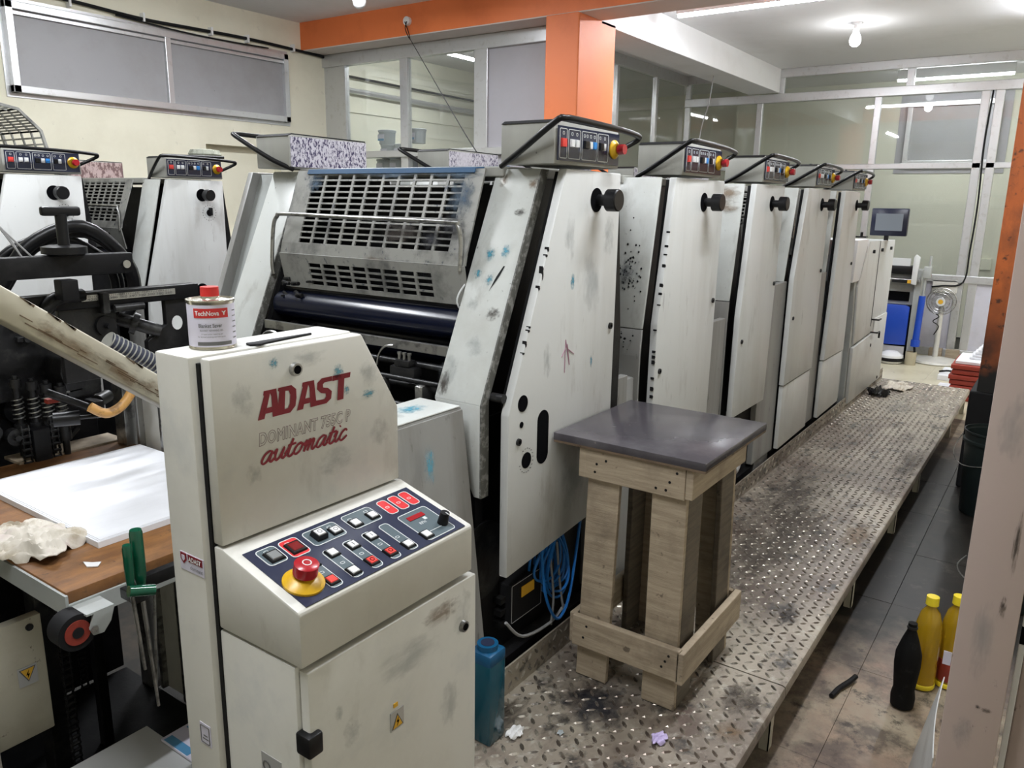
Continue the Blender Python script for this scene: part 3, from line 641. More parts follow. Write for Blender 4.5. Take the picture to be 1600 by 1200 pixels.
    head_panel(t, HX)
    a = HX+W+.085; g = HX+.03
    obj('grab_rail', MB().tube([(g-.02,.185,1.748),(g-.05,.10,1.785),(g-.08,-.035,1.858),(g-.065,-.055,1.866),(g,-.056,1.867),(g+.25,-.048,1.862),(a-.03,-.036,1.855),(a-.004,-.028,1.848),(a-.015,-.015,1.835),(HX+W,.03,1.795)], .0085, 10), 'black', smooth=True, **LB)
    obj('far_grab_rail', MB().tube([(g-.02,1.095,1.748),(g-.05,1.18,1.785),(g-.08,1.325,1.862),(g-.065,1.345,1.872),(g,1.348,1.872),(g+.3,1.348,1.866)], .0085, 10), 'black', smooth=True, **LB)
    hand_knob(t, KX, 1.657)
    for x, z in locks:
        lk = obj('panel_lock', MB().cyl((x, .002, z), (x, -.006, z), .0105, n=16), 'iron', smooth=True, **LB)
        obj('key_slot', MB().cyl((x, -.006, z), (x, -.0068, z), .005, n=10), 'hole_black', lk)
    # infill between this unit and the next
    for (a0, a1, z0, z1, mt) in inf: obj('infill_panel', MB().box(a0, a1, .04, .07, z0, z1, .003), mt, **LB)
    if lower: obj('lower_panel', MB().prism(lower, 'y', .006, .03, .003), 'white', smooth=True, **LB)
    obj('base_frame', MB().box(-.26, .60, .05, 1.3, .02, .28), 'iron', **LB)
    return t
M['bluecloth'] = flat('blue_cloth', (.02, .07, .15), .7)
mid = lambda w, b, kx, kz: [(0,1.742),(w,1.742),(w,b),(kx,b),(kx,kz)]
# first unit, nearest
U1 = unit(1.965, 1.2, [(0,1.742),(.328,1.74),(.328,.66),(.21,.63),(-.267,.590),(-.267,1.075)], (-.305,1.10,.83), [(.345,.525,.3,1.05,'lowgrey')],
     'nearest printing tower of the long press, its side door hanging out over the wooden stand', W=.372, HX=-.071, KX=.188, shift=.02, locks=((.295,1.26),(-.22,.99)), blue=True)
b0 = dict(parent=U1, world=False)
def ellipse_plate(n, x, z, a, c, seg=24):
    b = bmesh.new(); 
    P = [(x+a*math.cos(2*math.pi*i/seg), z+c*math.sin(2*math.pi*i/seg)+(math.copysign(max(0, c-a), math.sin(2*math.pi*i/seg+1e-6)) if c > a else 0)) for i in range(seg)]
    return MB().prism(P, 'y', -.0012, .004)
for x, z, a, c in ((-.200,1.098,.024,.024), (-.093,.975,.03,.03), (-.177,.925,.024,.024), (-.205,1.037,.009,.009)):  # flat black plates paint the darkness of the panel holes
    if x == -.093: obj('painted_oval_hole', MB().prism([(x+.030*math.cos(t), z+.030*math.sin(t)+(.052 if math.sin(t) > 0 else -.052)) for t in [math.pi*(i+.5)/12 for i in range(24)]], 'y', -.0012, .004), 'hole_black', **b0)
    else: obj('painted_round_hole', ellipse_plate('o', x, z, a, c), 'hole_black', **b0)
mb = MB()
for i in range(16):
    t = math.radians(-60-i*19)+math.pi; mb.box(-.177+.034*math.cos(t)-.003, -.177+.034*math.cos(t)+.003, -.0006, 0, .925+.036*math.sin(t)-.001, .925+.036*math.sin(t)+.001)
obj('dial_marks', mb, 'print', **b0)
obj('chalk_mark', MB().tube([(.0,-.001,1.20),(.03,-.001,1.235),(.045,-.001,1.17),(.02,-.001,1.25),(.018,-.001,1.15)], .0014, 4, False).tube([(.035,-.001,1.22),(.07,-.001,1.2)], .0014, 4, False), flat('magenta_chalk', (.42,.22,.30), .8), **b0)
mb = MB()
for z, h in ((1.52,.007),(1.503,.004),(1.455,.020),(1.415,.007),(1.31,.003),(1.30,.004),(1.265,.009),(1.24,.003)):
    x = -.267*(1.742-z)/.667
    obj('chipped_paint', MB().prism([(x-.001,z-h),(x+.0035,z-h*.7),(x+.0055,z-h*.1),(x+.0035,z+h*.4),(x+.006,z+h*.6),(x+.001,z+h)], 'y', -.0006, .012), 'rubber', **b0)
obj('small_knob', MB().cyl((-.262,.06,1.12),(-.262,.02,1.12),.013,n=18), 'iron', smooth=True, **b0)
cvv = Vector((.293, 0, .642)).normalized()
for y, z, w_, h_, mt in ((.175,1.50,.04,.05,'sm_cyan'),(.125,1.51,.035,.05,'sm_cyan'),(.20,1.445,.03,.04,'sm_cyan'),(.155,1.43,.03,.04,'sm_cyan'),(.11,1.62,.05,.03,'sm_oil'),(.19,1.36,.05,.06,'sm_grey'),(.11,1.34,.06,.05,'sm_oil'),(.205,1.17,.09,.14,'sm_grey'),(.215,1.14,.05,.10,'sm_oil'),(.09,1.70,.05,.04,'sm_brown'),(.20,1.71,.04,.05,'sm_brown'),(.14,1.25,.08,.08,'sm_grey')):
    smear(U1, (-.012-.293*(1.742-z)/.642-.0012, y, z), -Y, cvv, w_, h_, mt, False)
for x, z, w_, h_, mt in ((.03,1.55,.07,.16,'sm_grey'),(.17,1.42,.14,.25,'sm_grey'),(.18,1.16,.02,.05,'sm_cyan'),(.05,1.42,.03,.06,'sm_cyan'),(.26,1.55,.10,.14,'sm_grey'),(-.08,1.20,.05,.12,'sm_grey'),(.10,.80,.2,.3,'sm_grey')):
    smear(U1, (x, -.0006, z), X, Z, w_, h_, mt, False)
gn = Vector((-.941, 0, .338)); gv = Vector((.088, 0, .242)).normalized()
for y, z, w_, h_, mt in ((.34,1.73,.25,.05,'sm_blue'),(.30,1.66,.12,.16,'sm_blue'),(.60,1.73,.3,.04,'sm_blue'),(.38,1.535,.10,.09,'sm_dark'),(.30,1.58,.12,.10,'sm_dark'),(.95,1.70,.10,.08,'sm_blue'),(.50,1.55,.2,.08,'sm_oil')):
    smear(U1, (-.158+.088*(z-1.5)/.242-.0035, y, z), -Y, gv, w_, h_, mt, False)
for y, z, w_, h_, mt in ((.48,1.45,.20,.05,'sm_blue'),(.36,1.44,.14,.07,'sm_dark'),(.60,1.46,.12,.04,'sm_brown'),(.28,1.41,.08,.14,'sm_dark')):
    smear(U1, (-.168+.024*(1.465-z)/.117, y, z), -Y, Vector((-.024, 0, .117)), w_, h_, mt, False)
for y, z, w_, h_, mt in ((.12,1.62,.10,.10,'sm_brown'),(.14,1.71,.12,.05,'sm_brown')):
    smear(U1, (-.02, y, z), -Y, cvv, .001, .001, mt, False)
mb = MB(); 
for k in range(5):
    z = 1.47-k*.014; x = -.012-.293*(1.742-z)/.642; w_ = (.0025,.0035,.0045,.0035,.0015,0)[k]; w2 = (.0025,.0035,.0045,.0035,.0015,0)[k+1]; xx = x-.0015; y_ = .115+k*.006; v4 = [mb.b.verts.new(p_) for p_ in ((xx,y_-w_,z),(xx,y_+w_,z),(xx-.0063,y_+.006+w2,z-.014),(xx-.0063,y_+.006-w2-.0005,z-.014))]; mb.b.faces.new(v4)
obj('black_streak', mb, 'rubber', **b0)
obj('curled_wire', MB().tube([(-.14,.232,1.30),(-.19,.245,1.36),(-.16,.24,1.41),(-.12,.235,1.42)], .003, 6), 'line', smooth=True, **b0)
U2 = unit(2.72, 1.2, [(0,1.742),(.48,1.742),(.455,.34),(-.10,.31),(-.092,1.22)], (-.125,1.20,.30), [(.49,.72,.3,1.15,'lowgrey')],
     'second printing tower from the wooden stand, with a door reaching almost to the deck', W=.368, HX=.044, KX=.283, locks=((.435,1.26),(-.055,1.04),(.3,.7)))
U3 = unit(3.60, 1.2, [(0,1.742),(.42,1.742),(.375,.67),(-.09,.67),(-.085,1.15)], (-.115,1.22,.30), [(.40,.74,.3,1.25,'lowgrey')],
     'third printing tower, with blue cables showing below its short door', W=.355, HX=.069, KX=.247, locks=((.37,1.27),(-.04,1.03)))
U4 = unit(4.45, 1.2, [(0,1.742),(.45,1.742),(.43,.69),(-.13,.68),(-.125,1.27)], (-.15,1.25,.30), [(.44,.72,.3,1.25,'lowgrey')],
     'fourth printing tower, its lower white panel stained grey', W=.35, HX=.107, KX=.30, locks=((.40,1.28),(-.08,1.05)), lower=[(-.115,.672),(.42,.68),(.44,.32),(-.115,.31)])
U5 = unit(5.27, 1.2, [(0,1.742),(.40,1.742),(.41,.69),(-.10,.69),(-.06,1.07)], (-.11,1.15,.30), [(.42,.60,.3,1.42,'midgrey')],
     'farthest printing tower, beside the white cabinet with the screen', W=.35, HX=.162, KX=.34, locks=((.35,1.28),), lower=[(-.10,.682),(.40,.68),(.42,.32),(-.10,.31)])
mb = MB(); rr = random.Random(3)
for c_, s_, n_ in (((.13,1.40),(.03,.06),60), ((.14,1.15),(.03,.02),26)):
    for i in range(n_):
        y, z = rr.gauss(c_[0], s_[0]), rr.gauss(c_[1], s_[1]); 
        if not (.055 < y < .21) or z < 1.09: continue
        xs = -.02-.096*(1.742-z)/.542 if z > 1.2 else -.128; s = rr.uniform(.0012,.0045)
        mb.prism([(y-s,z),(y,z-s),(y+s,z),(y,z+s*1.3)], 'x', xs-.002, xs+.002)
obj('black_ink_specks', mb, 'rubber', parent=U2, world=False, kind='stuff')
for y, z, w_, h_, mt in ((.13,1.40,.12,.18,'sm_grey'),(.14,1.40,.08,.10,'sm_dark')): smear(U2, (-.018-.1163*(1.742-z)/.542-.002, y, z), -Y, Vector((.1163,0,.542)), w_, h_, mt, False)
for z_, h_ in ((1.70,.09),(1.64,.07)): smear(U3, (-.02-.107*(1.742-z_)/.522-.002, .12, z_), -Y, Vector((.107,0,.522)), .16, h_, 'sm_brown', False)
for z in [1.55,1.50,1.47,1.43,1.36,1.33,1.29,1.2,1.12,1.10,1.08,1.02,.98,.95,.9]:
    x = -.092*(1.742-z)/.522 if z > 1.22 else -.1; h = rr.uniform(.002,.009)
    obj('chipped_paint', MB().prism([(x-.001,z-h),(x+.003,z-h*.7),(x+.006,z),(x+.003,z+h*.5),(x-.001,z+h)], 'y', -.0006, .012), 'rubber', parent=U2, world=False)
# second press, on the other side of the gangway
p2 = [(0,1.742),(.36,1.742),(.36,.45),(-.20,.45),(-.16,1.15)]
P1 = unit(1.795, 4.26, p2, (-.19,1.12,.35), [], 'printing tower of the rear press at the left edge of the picture', splash='splash2', W=.368, HX=-.01, KX=.225, group='rear press units')
P2 = unit(2.635, 4.26, p2, (-.19,1.12,.35), [], 'printing tower of the rear press with a dusty bundle on its control head', splash='splash2', W=.368, HX=-.01, KX=.225, group='rear press units')
for P_ in (P1, P2):
    d = obj('register_dial', MB().cyl((.255,-.0015,1.555),(.255,.003,1.555),.03,n=24), 'line', parent=P_, world=False, smooth=True)
    obj('dial_hand', MB().cyl((.255,-.002,1.555),(.255,-.004,1.555),.02,n=20).box(.251,.259,-.03,0,1.54,1.585), 'black', d, world=False)
    mb = MB()
    for i in range(18):
        a = i*math.tau/18; mb.box(.255+.044*math.cos(a)-.002,.255+.044*math.cos(a)+.002,-.001,0,1.555+.044*math.sin(a)-.002,1.555+.044*math.sin(a)+.002)
    obj('dial_marks', mb, 'print', d, world=False)
obj('lower_lock', MB().cyl((.17,-.003,1.10),(.17,.002,1.10),.04,n=24), 'hole_black', parent=P2, world=False)
# raised slotted hood above the first unit of the rear press
t = thing('slotted_hood', 'raised slotted steel hood above the rear press at the upper left', 'guard', (1.9, 4.5, 1.8))
H0 = [(1.72,2.12),(1.99,2.07),(2.09,1.97),(2.12,1.84)]
b = bmesh.new()
for (P, Q, rows) in ((H0[0], H0[1], 9), (H0[1], H0[2], 8), (H0[2], H0[3], 4)):
    for i in range(rows+1):
        f = i/rows; x, z = P[0]+(Q[0]-P[0])*f, P[1]+(Q[1]-P[1])*f
        m2 = MB().box(x-.004, x+.004, 4.5, 5.4, z-.004, z+.004); me = bpy.data.meshes.new('t'); m2.b.to_mesh(me); m2.b.free(); b.from_mesh(me); bpy.data.meshes.remove(me)
obj('slat_rows', b, 'guard', t)
mb = MB()
for i in range(9): mb.tube([(p[0], 4.5+.9*i/8, p[1]) for p in H0], .010 if i in (0, 8, 4) else .006, 4, False)
obj('hood_ribs', mb, 'guard', t)
tag(obj('dusty_bundle', MB().lathe([(.05,0),(.10,.008),(.11,.03),(.095,.055),(.04,.06)], (3.0, 4.42, 1.871), 9, 1, .6), 'stone'), 'dusty green-grey cloth bundle on top of a rear press control head', 'bundle')
tag(obj('black_rod', MB().cyl((2.70,4.40,1.88),(3.05,4.31,1.882),.008), 'black', smooth=True), 'short black rod lying on the rear press control head beside the bundle', 'rod')

# step casings in front of the covers (feeder side box at the first unit, low boxes between the others)
t = thing('front_casing', 'ink-smeared grey casing between console and nearest tower', 'machine casing', (1.5, 1.3, 0))
b = bmesh.new()
v = [b.verts.new(p) for p in ((1.0,1.3,1.10),(1.625,1.3,1.10),(1.625,1.46,1.10),(1.0,1.46,1.10),(1.0,1.20,.02),(1.66,1.20,.02),(1.66,1.46,.02),(1.0,1.46,.02))]
for f in ((0,1,2,3),(4,5,1,0),(5,6,2,1),(6,7,3,2),(7,4,0,3)): b.faces.new([v[i] for i in f])
bmesh.ops.bevel(b, geom=b.edges[:], offset=.006, segments=2, affect='EDGES')
obj('casing_shell', b, 'lowgrey', t, True)
obj('top_cover', MB().box(1.01,1.615,1.305,1.45,1.101,1.106,.002), 'cover', t)
smear(t, (1.44,1.262,.99), X, Vector((0,.09,1)), .05, .12, 'sm_cyan'); smear(t, (1.50,1.38,1.1075), X, Y, .12, .08, 'sm_cyan'); smear(t, (1.42,1.37,1.1075), X, Y, .10, .09, 'sm_grey')
for i, (xa, xb, zt) in enumerate(((2.33,2.60,1.02),(3.20,3.47,.98),(4.06,4.29,.98))):
    t = thing('low_casing', 'low stained casing box between the %s towers' % ('first and second','second and third','third and fourth')[i], 'machine casing', (xa,1.26,0), 'low casings between the towers')
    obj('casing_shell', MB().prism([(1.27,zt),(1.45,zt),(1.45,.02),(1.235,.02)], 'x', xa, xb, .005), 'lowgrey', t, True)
t = thing('cardboard_sheet', 'stained cardboard sheet standing below the second tower', 'cardboard', (3.3,1.22,.3)); 
obj('sheet', MB().prism([(1.222,.294),(1.226,.294),(1.236,.62),(1.232,.62)], 'x', 3.20, 3.47), 'card', t); obj('fold', MB().box(3.33,3.335,1.218,1.226,.3,.6), 'rubber', t)

# delivery end cabinet with touch screen
t = thing('delivery_cabinet', 'tall grey-white end cabinet carrying a dark touch screen', 'machine cabinet', (6.5,1.2,0))
obj('body', MB().prism([(5.80,1.40),(7.12,1.39),(7.12,.24),(5.93,.24),(5.93,.9)], 'y', 1.215, 2.4, .006), 'midgrey', t, True)
obj('upper_door', MB().prism([(6.16,1.41),(7.12,1.39),(7.12,.62),(6.62,.70),(6.0,.68),(5.93,1.1)], 'y', 1.20, 1.214, .003), 'white', t, True)
obj('front_hood', MB().prism([(5.80,1.425),(6.14,1.425),(5.96,1.14),(5.76,1.14)], 'y', 1.205, 1.42, .004), 'key', t, True)
obj('lower_door', MB().prism([(5.95,.66),(6.62,.69),(6.62,.80),(7.10,.80),(7.10,.245),(5.97,.245)], 'y', 1.19, 1.213, .003), 'white', t, True)
for x, z in ((6.30,1.33),(6.6,1.33),(6.95,1.33),(6.98,.27),(6.55,.60)): obj('bolt', MB().cyl((x,1.185,z),(x,1.20,z),.013,n=10), 'iron', t)
obj('seam', MB().box(6.52,6.528,1.197,1.2,.75,1.40), 'iron', t)
h = obj('door_handle', MB().tube([(6.55,1.20,.80),(6.55,1.15,.80),(6.63,1.15,.80)], .007, 6, False), 'iron', t); obj('door_handle', MB().tube([(6.55,1.20,.70),(6.55,1.15,.70),(6.63,1.15,.70),(6.63,1.15,.65)], .007, 6, False), 'iron', t)
t = thing('touch_screen', 'small dark touch screen on a short stand on the end cabinet', 'screen', (6.8,1.2,1.42))
obj('housing', MB().box(6.78,6.83,1.07,1.335,1.43,1.64,.008), 'panel', t, True); obj('display', MB().box(6.777,6.782,1.105,1.30,1.47,1.60), 'screen', t)
obj('stand', MB().box(6.795,6.825,1.2,1.23,1.39,1.44), 'iron', t); obj('foot_clamp', MB().box(6.5,6.56,1.30,1.38,1.42,1.43).cyl((6.53,1.34,1.42),(6.53,1.34,1.46),.01), 'iron', t)

# dark service bay under the first unit: cables, hose, small unit box
def loops(n, c, rx, rz, seed, r=.0045, yspread=.05):
    R_ = random.Random(seed); mb = MB()
    for i in range(n):
        ax, az = rx*R_.uniform(.55,1.05), rz*R_.uniform(.55,1.05); cx, cz = c[0]+R_.uniform(-.03,.03), c[2]+R_.uniform(-.02,.03); ph = R_.uniform(-.3,.3); y = c[1]+R_.uniform(0,yspread)
        mb.tube([(cx+ax*math.cos(a+ph), y+.01*math.sin(2*a), cz+az*math.sin(a)) for a in [math.tau*k/14 for k in range(15)]], r, 6)
    return mb
tag(obj('cable_coil', loops(10, (2.01,1.225,.52), .085, .13, 5).tube([(1.91,1.22,.62),(1.93,1.215,.45),(1.98,1.213,.345),(2.03,1.213,.315),(2.09,1.215,.38),(2.15,1.22,.62)], .005, 6), 'bluecable', smooth=True), 'tangle of blue air hose hanging under the nearest tower door', 'cable')
tag(obj('cable_coil', loops(4, (3.62,1.225,.52), .05, .14, 9), 'bluecable', smooth=True), 'blue cable loop hanging under the third tower door', 'cable')
tag(obj('hose_coil', MB().tube([(3.72,1.24,.62),(3.66,1.235,.50),(3.68,1.23,.36),(3.76,1.235,.40),(3.78,1.25,.56)], .02, 10), 'greycable', smooth=True), 'short grey hose below the third tower door', 'hose')
t = thing('control_module', 'black electrical module with a yellow warning label under the nearest tower', 'electrical box', (1.9,1.3,.3))
obj('case', MB().box(1.795,1.965,1.25,1.40,.38,.51,.004), 'rubber', t); obj('edge_line', MB().ring((1.797,1.2495,.382), X, Z, .166, .126, .004, .002), 'signgrey', t); obj('warning_label', MB().box(1.85,1.92,1.248,1.251,.45,.485), 'signyellow', t)
obj('terminals', MB().box(1.77,1.80,1.27,1.38,.37,.39).box(1.77,1.80,1.27,1.38,.41,.43).box(1.77,1.80,1.27,1.38,.45,.47), 'iron', t)
tag(obj('loose_wires', MB().tube([(1.74,1.23,.42),(1.82,1.222,.34),(1.98,1.225,.31),(2.08,1.23,.33)], .005, 6).tube([(2.02,1.23,.58),(2.04,1.225,.42),(2.07,1.225,.31)], .004, 6).tube([(1.98,1.23,.55),(2.0,1.225,.40),(1.99,1.225,.30)], .004, 6), 'greycable', smooth=True), 'loose grey wires behind the teal bottle under the nearest tower', 'wires')
for xa, xb in ((1.66,2.30),): tag(obj('service_bay', MB().box(xa+.04,xb,1.30,1.355,.03,.60).box(xa+.04,xb,1.225,1.30,.02,.15), 'dark'), 'dark oily service bay under the nearest tower', 'machine frame')
t = thing('frame_column', 'oily black machine column behind the nearest cover', 'machine frame', (1.7,1.3,0))
obj('post', MB().box(1.665,1.70,1.29,1.33,.02,1.05), 'dark', t); obj('side_plate', MB().box(1.70,2.0,1.36,1.37,.02,1.02), 'dark', t); obj('hand_wheel', MB().cyl((1.70,1.30,.62),(1.70,1.285,.62),.12,n=36), 'iron', t, True)

# ------------------------------------------------------------------ wooden stand on the platform
t = thing('wooden_stand', 'rough wooden stand with a dark laminate top on the tread plate platform', 'stand', (2.1,.9,.2))
mb = MB().box(1.925,2.43,.715,1.195,.955,.978,.002)
top = obj('tabletop', mb, 'desk', t, True, label='dark laminate board top with a worn edge')
obj('board_edge', MB().box(1.926,2.429,.716,1.194,.948,.960,.001), 'wood_edge', top)
def leg(x, y, dx, dy):      # two planks in an angle, slightly spread at the foot
    def plank(n, xa, xb, ya, yb):
        b = bmesh.new(); s = .018
        lo = [(xa-s*dx, ya-s*dy*.6), (xb-s*dx, ya-s*dy*.6), (xb-s*dx, yb-s*dy*.6), (xa-s*dx, yb-s*dy*.6)]; hi = [(xa,ya),(xb,ya),(xb,yb),(xa,yb)]
        L0 = [b.verts.new((p[0],p[1],.203)) for p in lo]; H0_ = [b.verts.new((p[0],p[1],.885 if n else .95)) for p in hi]
        b.faces.new(L0[::-1]); b.faces.new(H0_)
        for i in range(4): b.faces.new((L0[i],L0[(i+1)%4],H0_[(i+1)%4],H0_[i]))
        bmesh.ops.bevel(b, geom=b.edges[:], offset=.002, segments=1, affect='EDGES'); return b
    lg = obj('leg', plank(0, x if dx > 0 else x-.018, x+.018 if dx > 0 else x, y if dy > 0 else y-.105, y+.105 if dy > 0 else y), 'wood', t)
    obj('leg_plank', plank(0, x+.018 if dx > 0 else x-.12, x+.12 if dx > 0 else x-.018, y if dy > 0 else y-.018, y+.018 if dy > 0 else y), 'wood_dark', lg)
leg(1.955,.775,1,1); leg(1.955,1.085,1,-1); leg(2.345,.775,-1,1); leg(2.345,1.085,-1,-1)
def rail(n, x0, x1, y0, y1, z0, z1): return obj(n, MB().box(x0,x1,y0,y1,z0,z1,.003), 'wood', t)
rail('apron', 1.935,1.955,.775,1.09,.855,.95); rail('apron', 2.346,2.366,.77,1.09,.86,.95); rail('apron', 1.935,2.366,.752,.774,.86,.95); rail('apron', 1.935,2.366,1.087,1.11,.855,.95)
lr = rail('lower_rail', 1.912,1.934,.748,1.10,.315,.415); rail('lower_rail', 2.366,2.386,.76,1.09,.31,.41); rail('lower_rail', 1.912,2.388,.735,.757,.31,.41); rail('lower_rail', 1.93,2.388,1.10,1.12,.31,.41)
mb = MB(); rr = random.Random(11)
for y, z in ((.80,.93),(.82,.90),(.83,.875),(1.02,.92),(1.05,.905),(1.055,.88),(.86,.875)): mb.cyl((1.934,y,z),(1.9355,y,z),.004,n=8)
for y, z in ((.78,.39),(.80,.35),(.79,.37),(1.05,.39),(1.06,.35)): mb.cyl((1.911,y,z),(1.913,y,z),.004,n=8)
obj('nails', mb, 'rubber', t)

# ------------------------------------------------------------------ operator console
CX0, CX1 = .546, .876
t = thing('operator_console', 'cream operator console with sloping button panel and maroon lettering', 'control console', (.7,.8,0))
top5 = [(.547,0),(.547,1.458),(.800,1.457),(.872,1.334),(.872,0)]
obj('rear_cabinet', MB().prism([(.535,0),(.535,1.4605),(.800,1.4605),(.872,1.338),(.872,0)], 'y', .853, .925, .003), 'white_clean', t, True)
obj('dark_seam', MB().prism([(.545,.02),(.545,1.452),(.797,1.452),(.867,1.33),(.867,.02)], 'y', .846, .856), 'rubber', t)
dr = obj('upper_door', MB().prism([(.547,1.2165),(.547,1.459),(.798,1.459),(.871,1.336),(.871,1.2165)], 'y', .828, .848, .003), 'white_clean', t, True)
obj('control_box', MB().prism([(.846,1.2135),(.828,1.2135),(.6865,1.173),(.684,1.169),(.684,1.0985),(.846,1.0985)], 'x', CX0, CX1, .0025), 'white_clean', t, True)
obj('lower_cabinet', MB().box(.547,.876,.699,.848,0,1.094,.002), 'white_clean', t, True)
ld = obj('lower_door', MB().box(.552,.884,.682,.698,.06,1.090,.003), 'white_clean', t, True)
# locks
def lock(parent, x, y, z, r=.0095):
    k = obj('door_lock', MB().cyl((x,y,z),(x,y-.006,z),r,r*.9,20), 'steel', parent, True)
    obj('key_slot', MB().cyl((x,y-.006,z),(x,y-.0066,z),r*.62,n=16), 'hole_black', k) if parent.type == 'EMPTY' else None
lock(t, .674, .828, 1.427); lock(t, .851, .682, 1.016)
hg = obj('hinge', MB().box(.543,.566,.674,.70,.978,1.008,.003), 'black', t, True)
# lettering
M['maroonline'] = flat('grey_maroon_outline', (.16, .09, .10), .6)
CNT = [0]
def stroke(b, pts, w0, w1=None):
    """flat brush stroke in the x,z plane of the door"""
    P = spline([Vector((p[0], p[1], 0)) for p in pts], 6); n = len(P); prev = None
    for i, p in enumerate(P):
        d = (P[min(i+1, n-1)]-P[max(i-1, 0)]).normalized(); nn = Vector((-d.y, d.x, 0)); w_ = w0*(.62+.38*abs(math.sin(math.atan2(d.y, d.x)+.5)))
        q = (p+nn*w_, p-nn*w_); CNT[0] += 1; yield_ = [b.verts.new((.6105+v_.x, .8273-CNT[0]*2e-6, 1.3065+v_.y)) for v_ in q]
        if prev: b.faces.new((prev[0], prev[1], yield_[1], yield_[0]))
        prev = yield_
def SCRIPT():
    A_ = [[(.95,.80),(.62,1.0),(.22,.78),(.05,.30),(.25,.0),(.62,.2),(.92,.92),(.82,.25),(1.0,.0),(1.3,.25)]]
    U_ = [[(-.1,.6),(.12,.98),(.10,.4),(.30,.0),(.62,.25),(.85,.98),(.78,.25),(.98,.0),(1.25,.25)]]
    T_ = [[(-.1,.3),(.3,1.0),(.42,1.55),(.28,.5),(.32,.05),(.6,.0),(.85,.25)], [(.02,1.0),(.85,1.06)]]
    O_ = [[(.55,.95),(.2,.75),(.05,.3),(.3,.0),(.68,.25),(.8,.75),(.55,.97),(.7,.8),(1.1,.75)]]
    M_ = [[(-.1,.55),(.12,.98),(.06,.0)], [(.07,.2),(.35,.9),(.52,.9),(.44,.0)], [(.45,.2),(.72,.9),(.92,.88),(.86,.2),(1.02,.0),(1.3,.25)]]
    I_ = [[(-.1,.5),(.15,.98),(.08,.25),(.28,.0),(.6,.3)], [(.28,1.38),(.36,1.46)]]
    C_ = [[(.75,.78),(.55,1.0),(.2,.75),(.06,.3),(.3,.0),(.62,.1),(.9,.35)]]
    b = bmesh.new(); x = 0; sx, sz = .0163, .0150
    for L_, adv in ((A_,1.22),(U_,1.18),(T_,.82),(O_,1.1),(M_,1.32),(A_,1.22),(T_,.82),(I_,.55),(C_,.9)):
        for st in L_: stroke(b, [((x+p[0])*sx+p[1]*.0062, p[1]*sz+.003) for p in st], .0019)
        x += adv
    obj('automatic_lettering', b, 'maroon', dr)
def LETTERS():
    G = {'A': [[(0,0),(.30,0),(.55,1),(.22,1),(.20,.86),(.24,.84)], [(.45,1),(.80,1),(1.0,0),(.68,0),(.58,.75)], [(.25,.18),(.72,.18),(.68,.38),(.32,.38)]],
         'D': [[(0,0),(.34,0),(.34,1),(0,1),(-.03,.90),(.04,.86)], [(.30,1),(.62,1),(.86,.82),(.90,.5),(.86,.2),(.62,0),(.30,0),(.30,.17),(.50,.19),(.58,.34),(.58,.66),(.50,.82),(.30,.84)]],
         'S': [[(.90,1),(.30,1),(.08,.86),(.08,.62),(.30,.44),(.56,.38),(.58,.26),(.50,.18),(.05,.20),(.05,0),(.62,0),(.86,.14),(.88,.42),(.66,.58),(.40,.64),(.38,.76),(.46,.82),(.88,.82)]],
         'T': [[(.0,1),(1.0,1),(.98,.80),(.0,.80)], [(.32,.82),(.66,.82),(.66,0),(.32,0)]]}
    b = bmesh.new(); x = 0; Wd, Hh = .0365, .037
    for ch, adv in (('A',.90),('D',.95),('A',.90),('S',.88),('T',1.0)):
        for kk, poly in enumerate(G[ch]):
            f = b.faces.new([b.verts.new((.6105+((x+p[0])*.99)*Wd*.95+p[1]*.004, .8272-.00015*kk, 1.3695+p[1]*Hh)) for p in poly])
        x += adv
    b.normal_update(); bmesh.ops.triangulate(b, faces=b.faces[:])
    obj('maroon_lettering', b, 'maroon', dr)
tx = lambda n, b_, x, z, w_, h_, m_, par, **k: text(n, b_, (x,.8276,z), X, Z, w_, h_, m_, par, **k)
LETTERS()
SCRIPT()
# outlined model lettering: grey letters with a paler inlay
c = bpy.data.curves.new('t', 'FONT'); c.body = 'DOMINANT 755C P'; c.size = 1; c.offset = .02; c.shear = .12; c.space_character = 1.08; c.resolution_u = 3
c.fill_mode = 'NONE'; c.bevel_depth = .014; c.bevel_resolution = 0
o = bpy.data.objects.new('t', c); COL.objects.link(o); me = bpy.data.meshes.new_from_object(o.evaluated_get(bpy.context.evaluated_depsgraph_get())); bpy.data.objects.remove(o)
xs = [q.co.x for q in me.vertices]; ys = [q.co.y for q in me.vertices]
for q in me.vertices: q.co = Vector((.6105+(q.co.x-min(xs))/(max(xs)-min(xs))*.1605, .8275-q.co.z*.01, 1.3340+(q.co.y-min(ys))/(max(ys)-min(ys))*.0185))
me.materials.clear(); link('outline_lettering', me, 'maroonline', dr)
for (x, z, w_, h_, mt) in ((.750,1.410,.024,.028,'sm_cyan'),(.765,1.382,.014,.016,'sm_cyan'),(.640,1.44,.018,.02,'sm_cyan'),(.808,1.368,.034,.016,'sm_cyan'),(.70,1.44,.07,.03,'sm_grey'),(.81,1.40,.05,.05,'sm_grey'),(.59,1.40,.04,.06,'sm_grey'),(.74,1.28,.08,.05,'sm_grey'),(.60,1.30,.03,.04,'sm_grey'),(.83,1.30,.05,.06,'sm_grey')):
    smear(dr, (x, .8272, z), X, Z, w_, h_, mt, False)
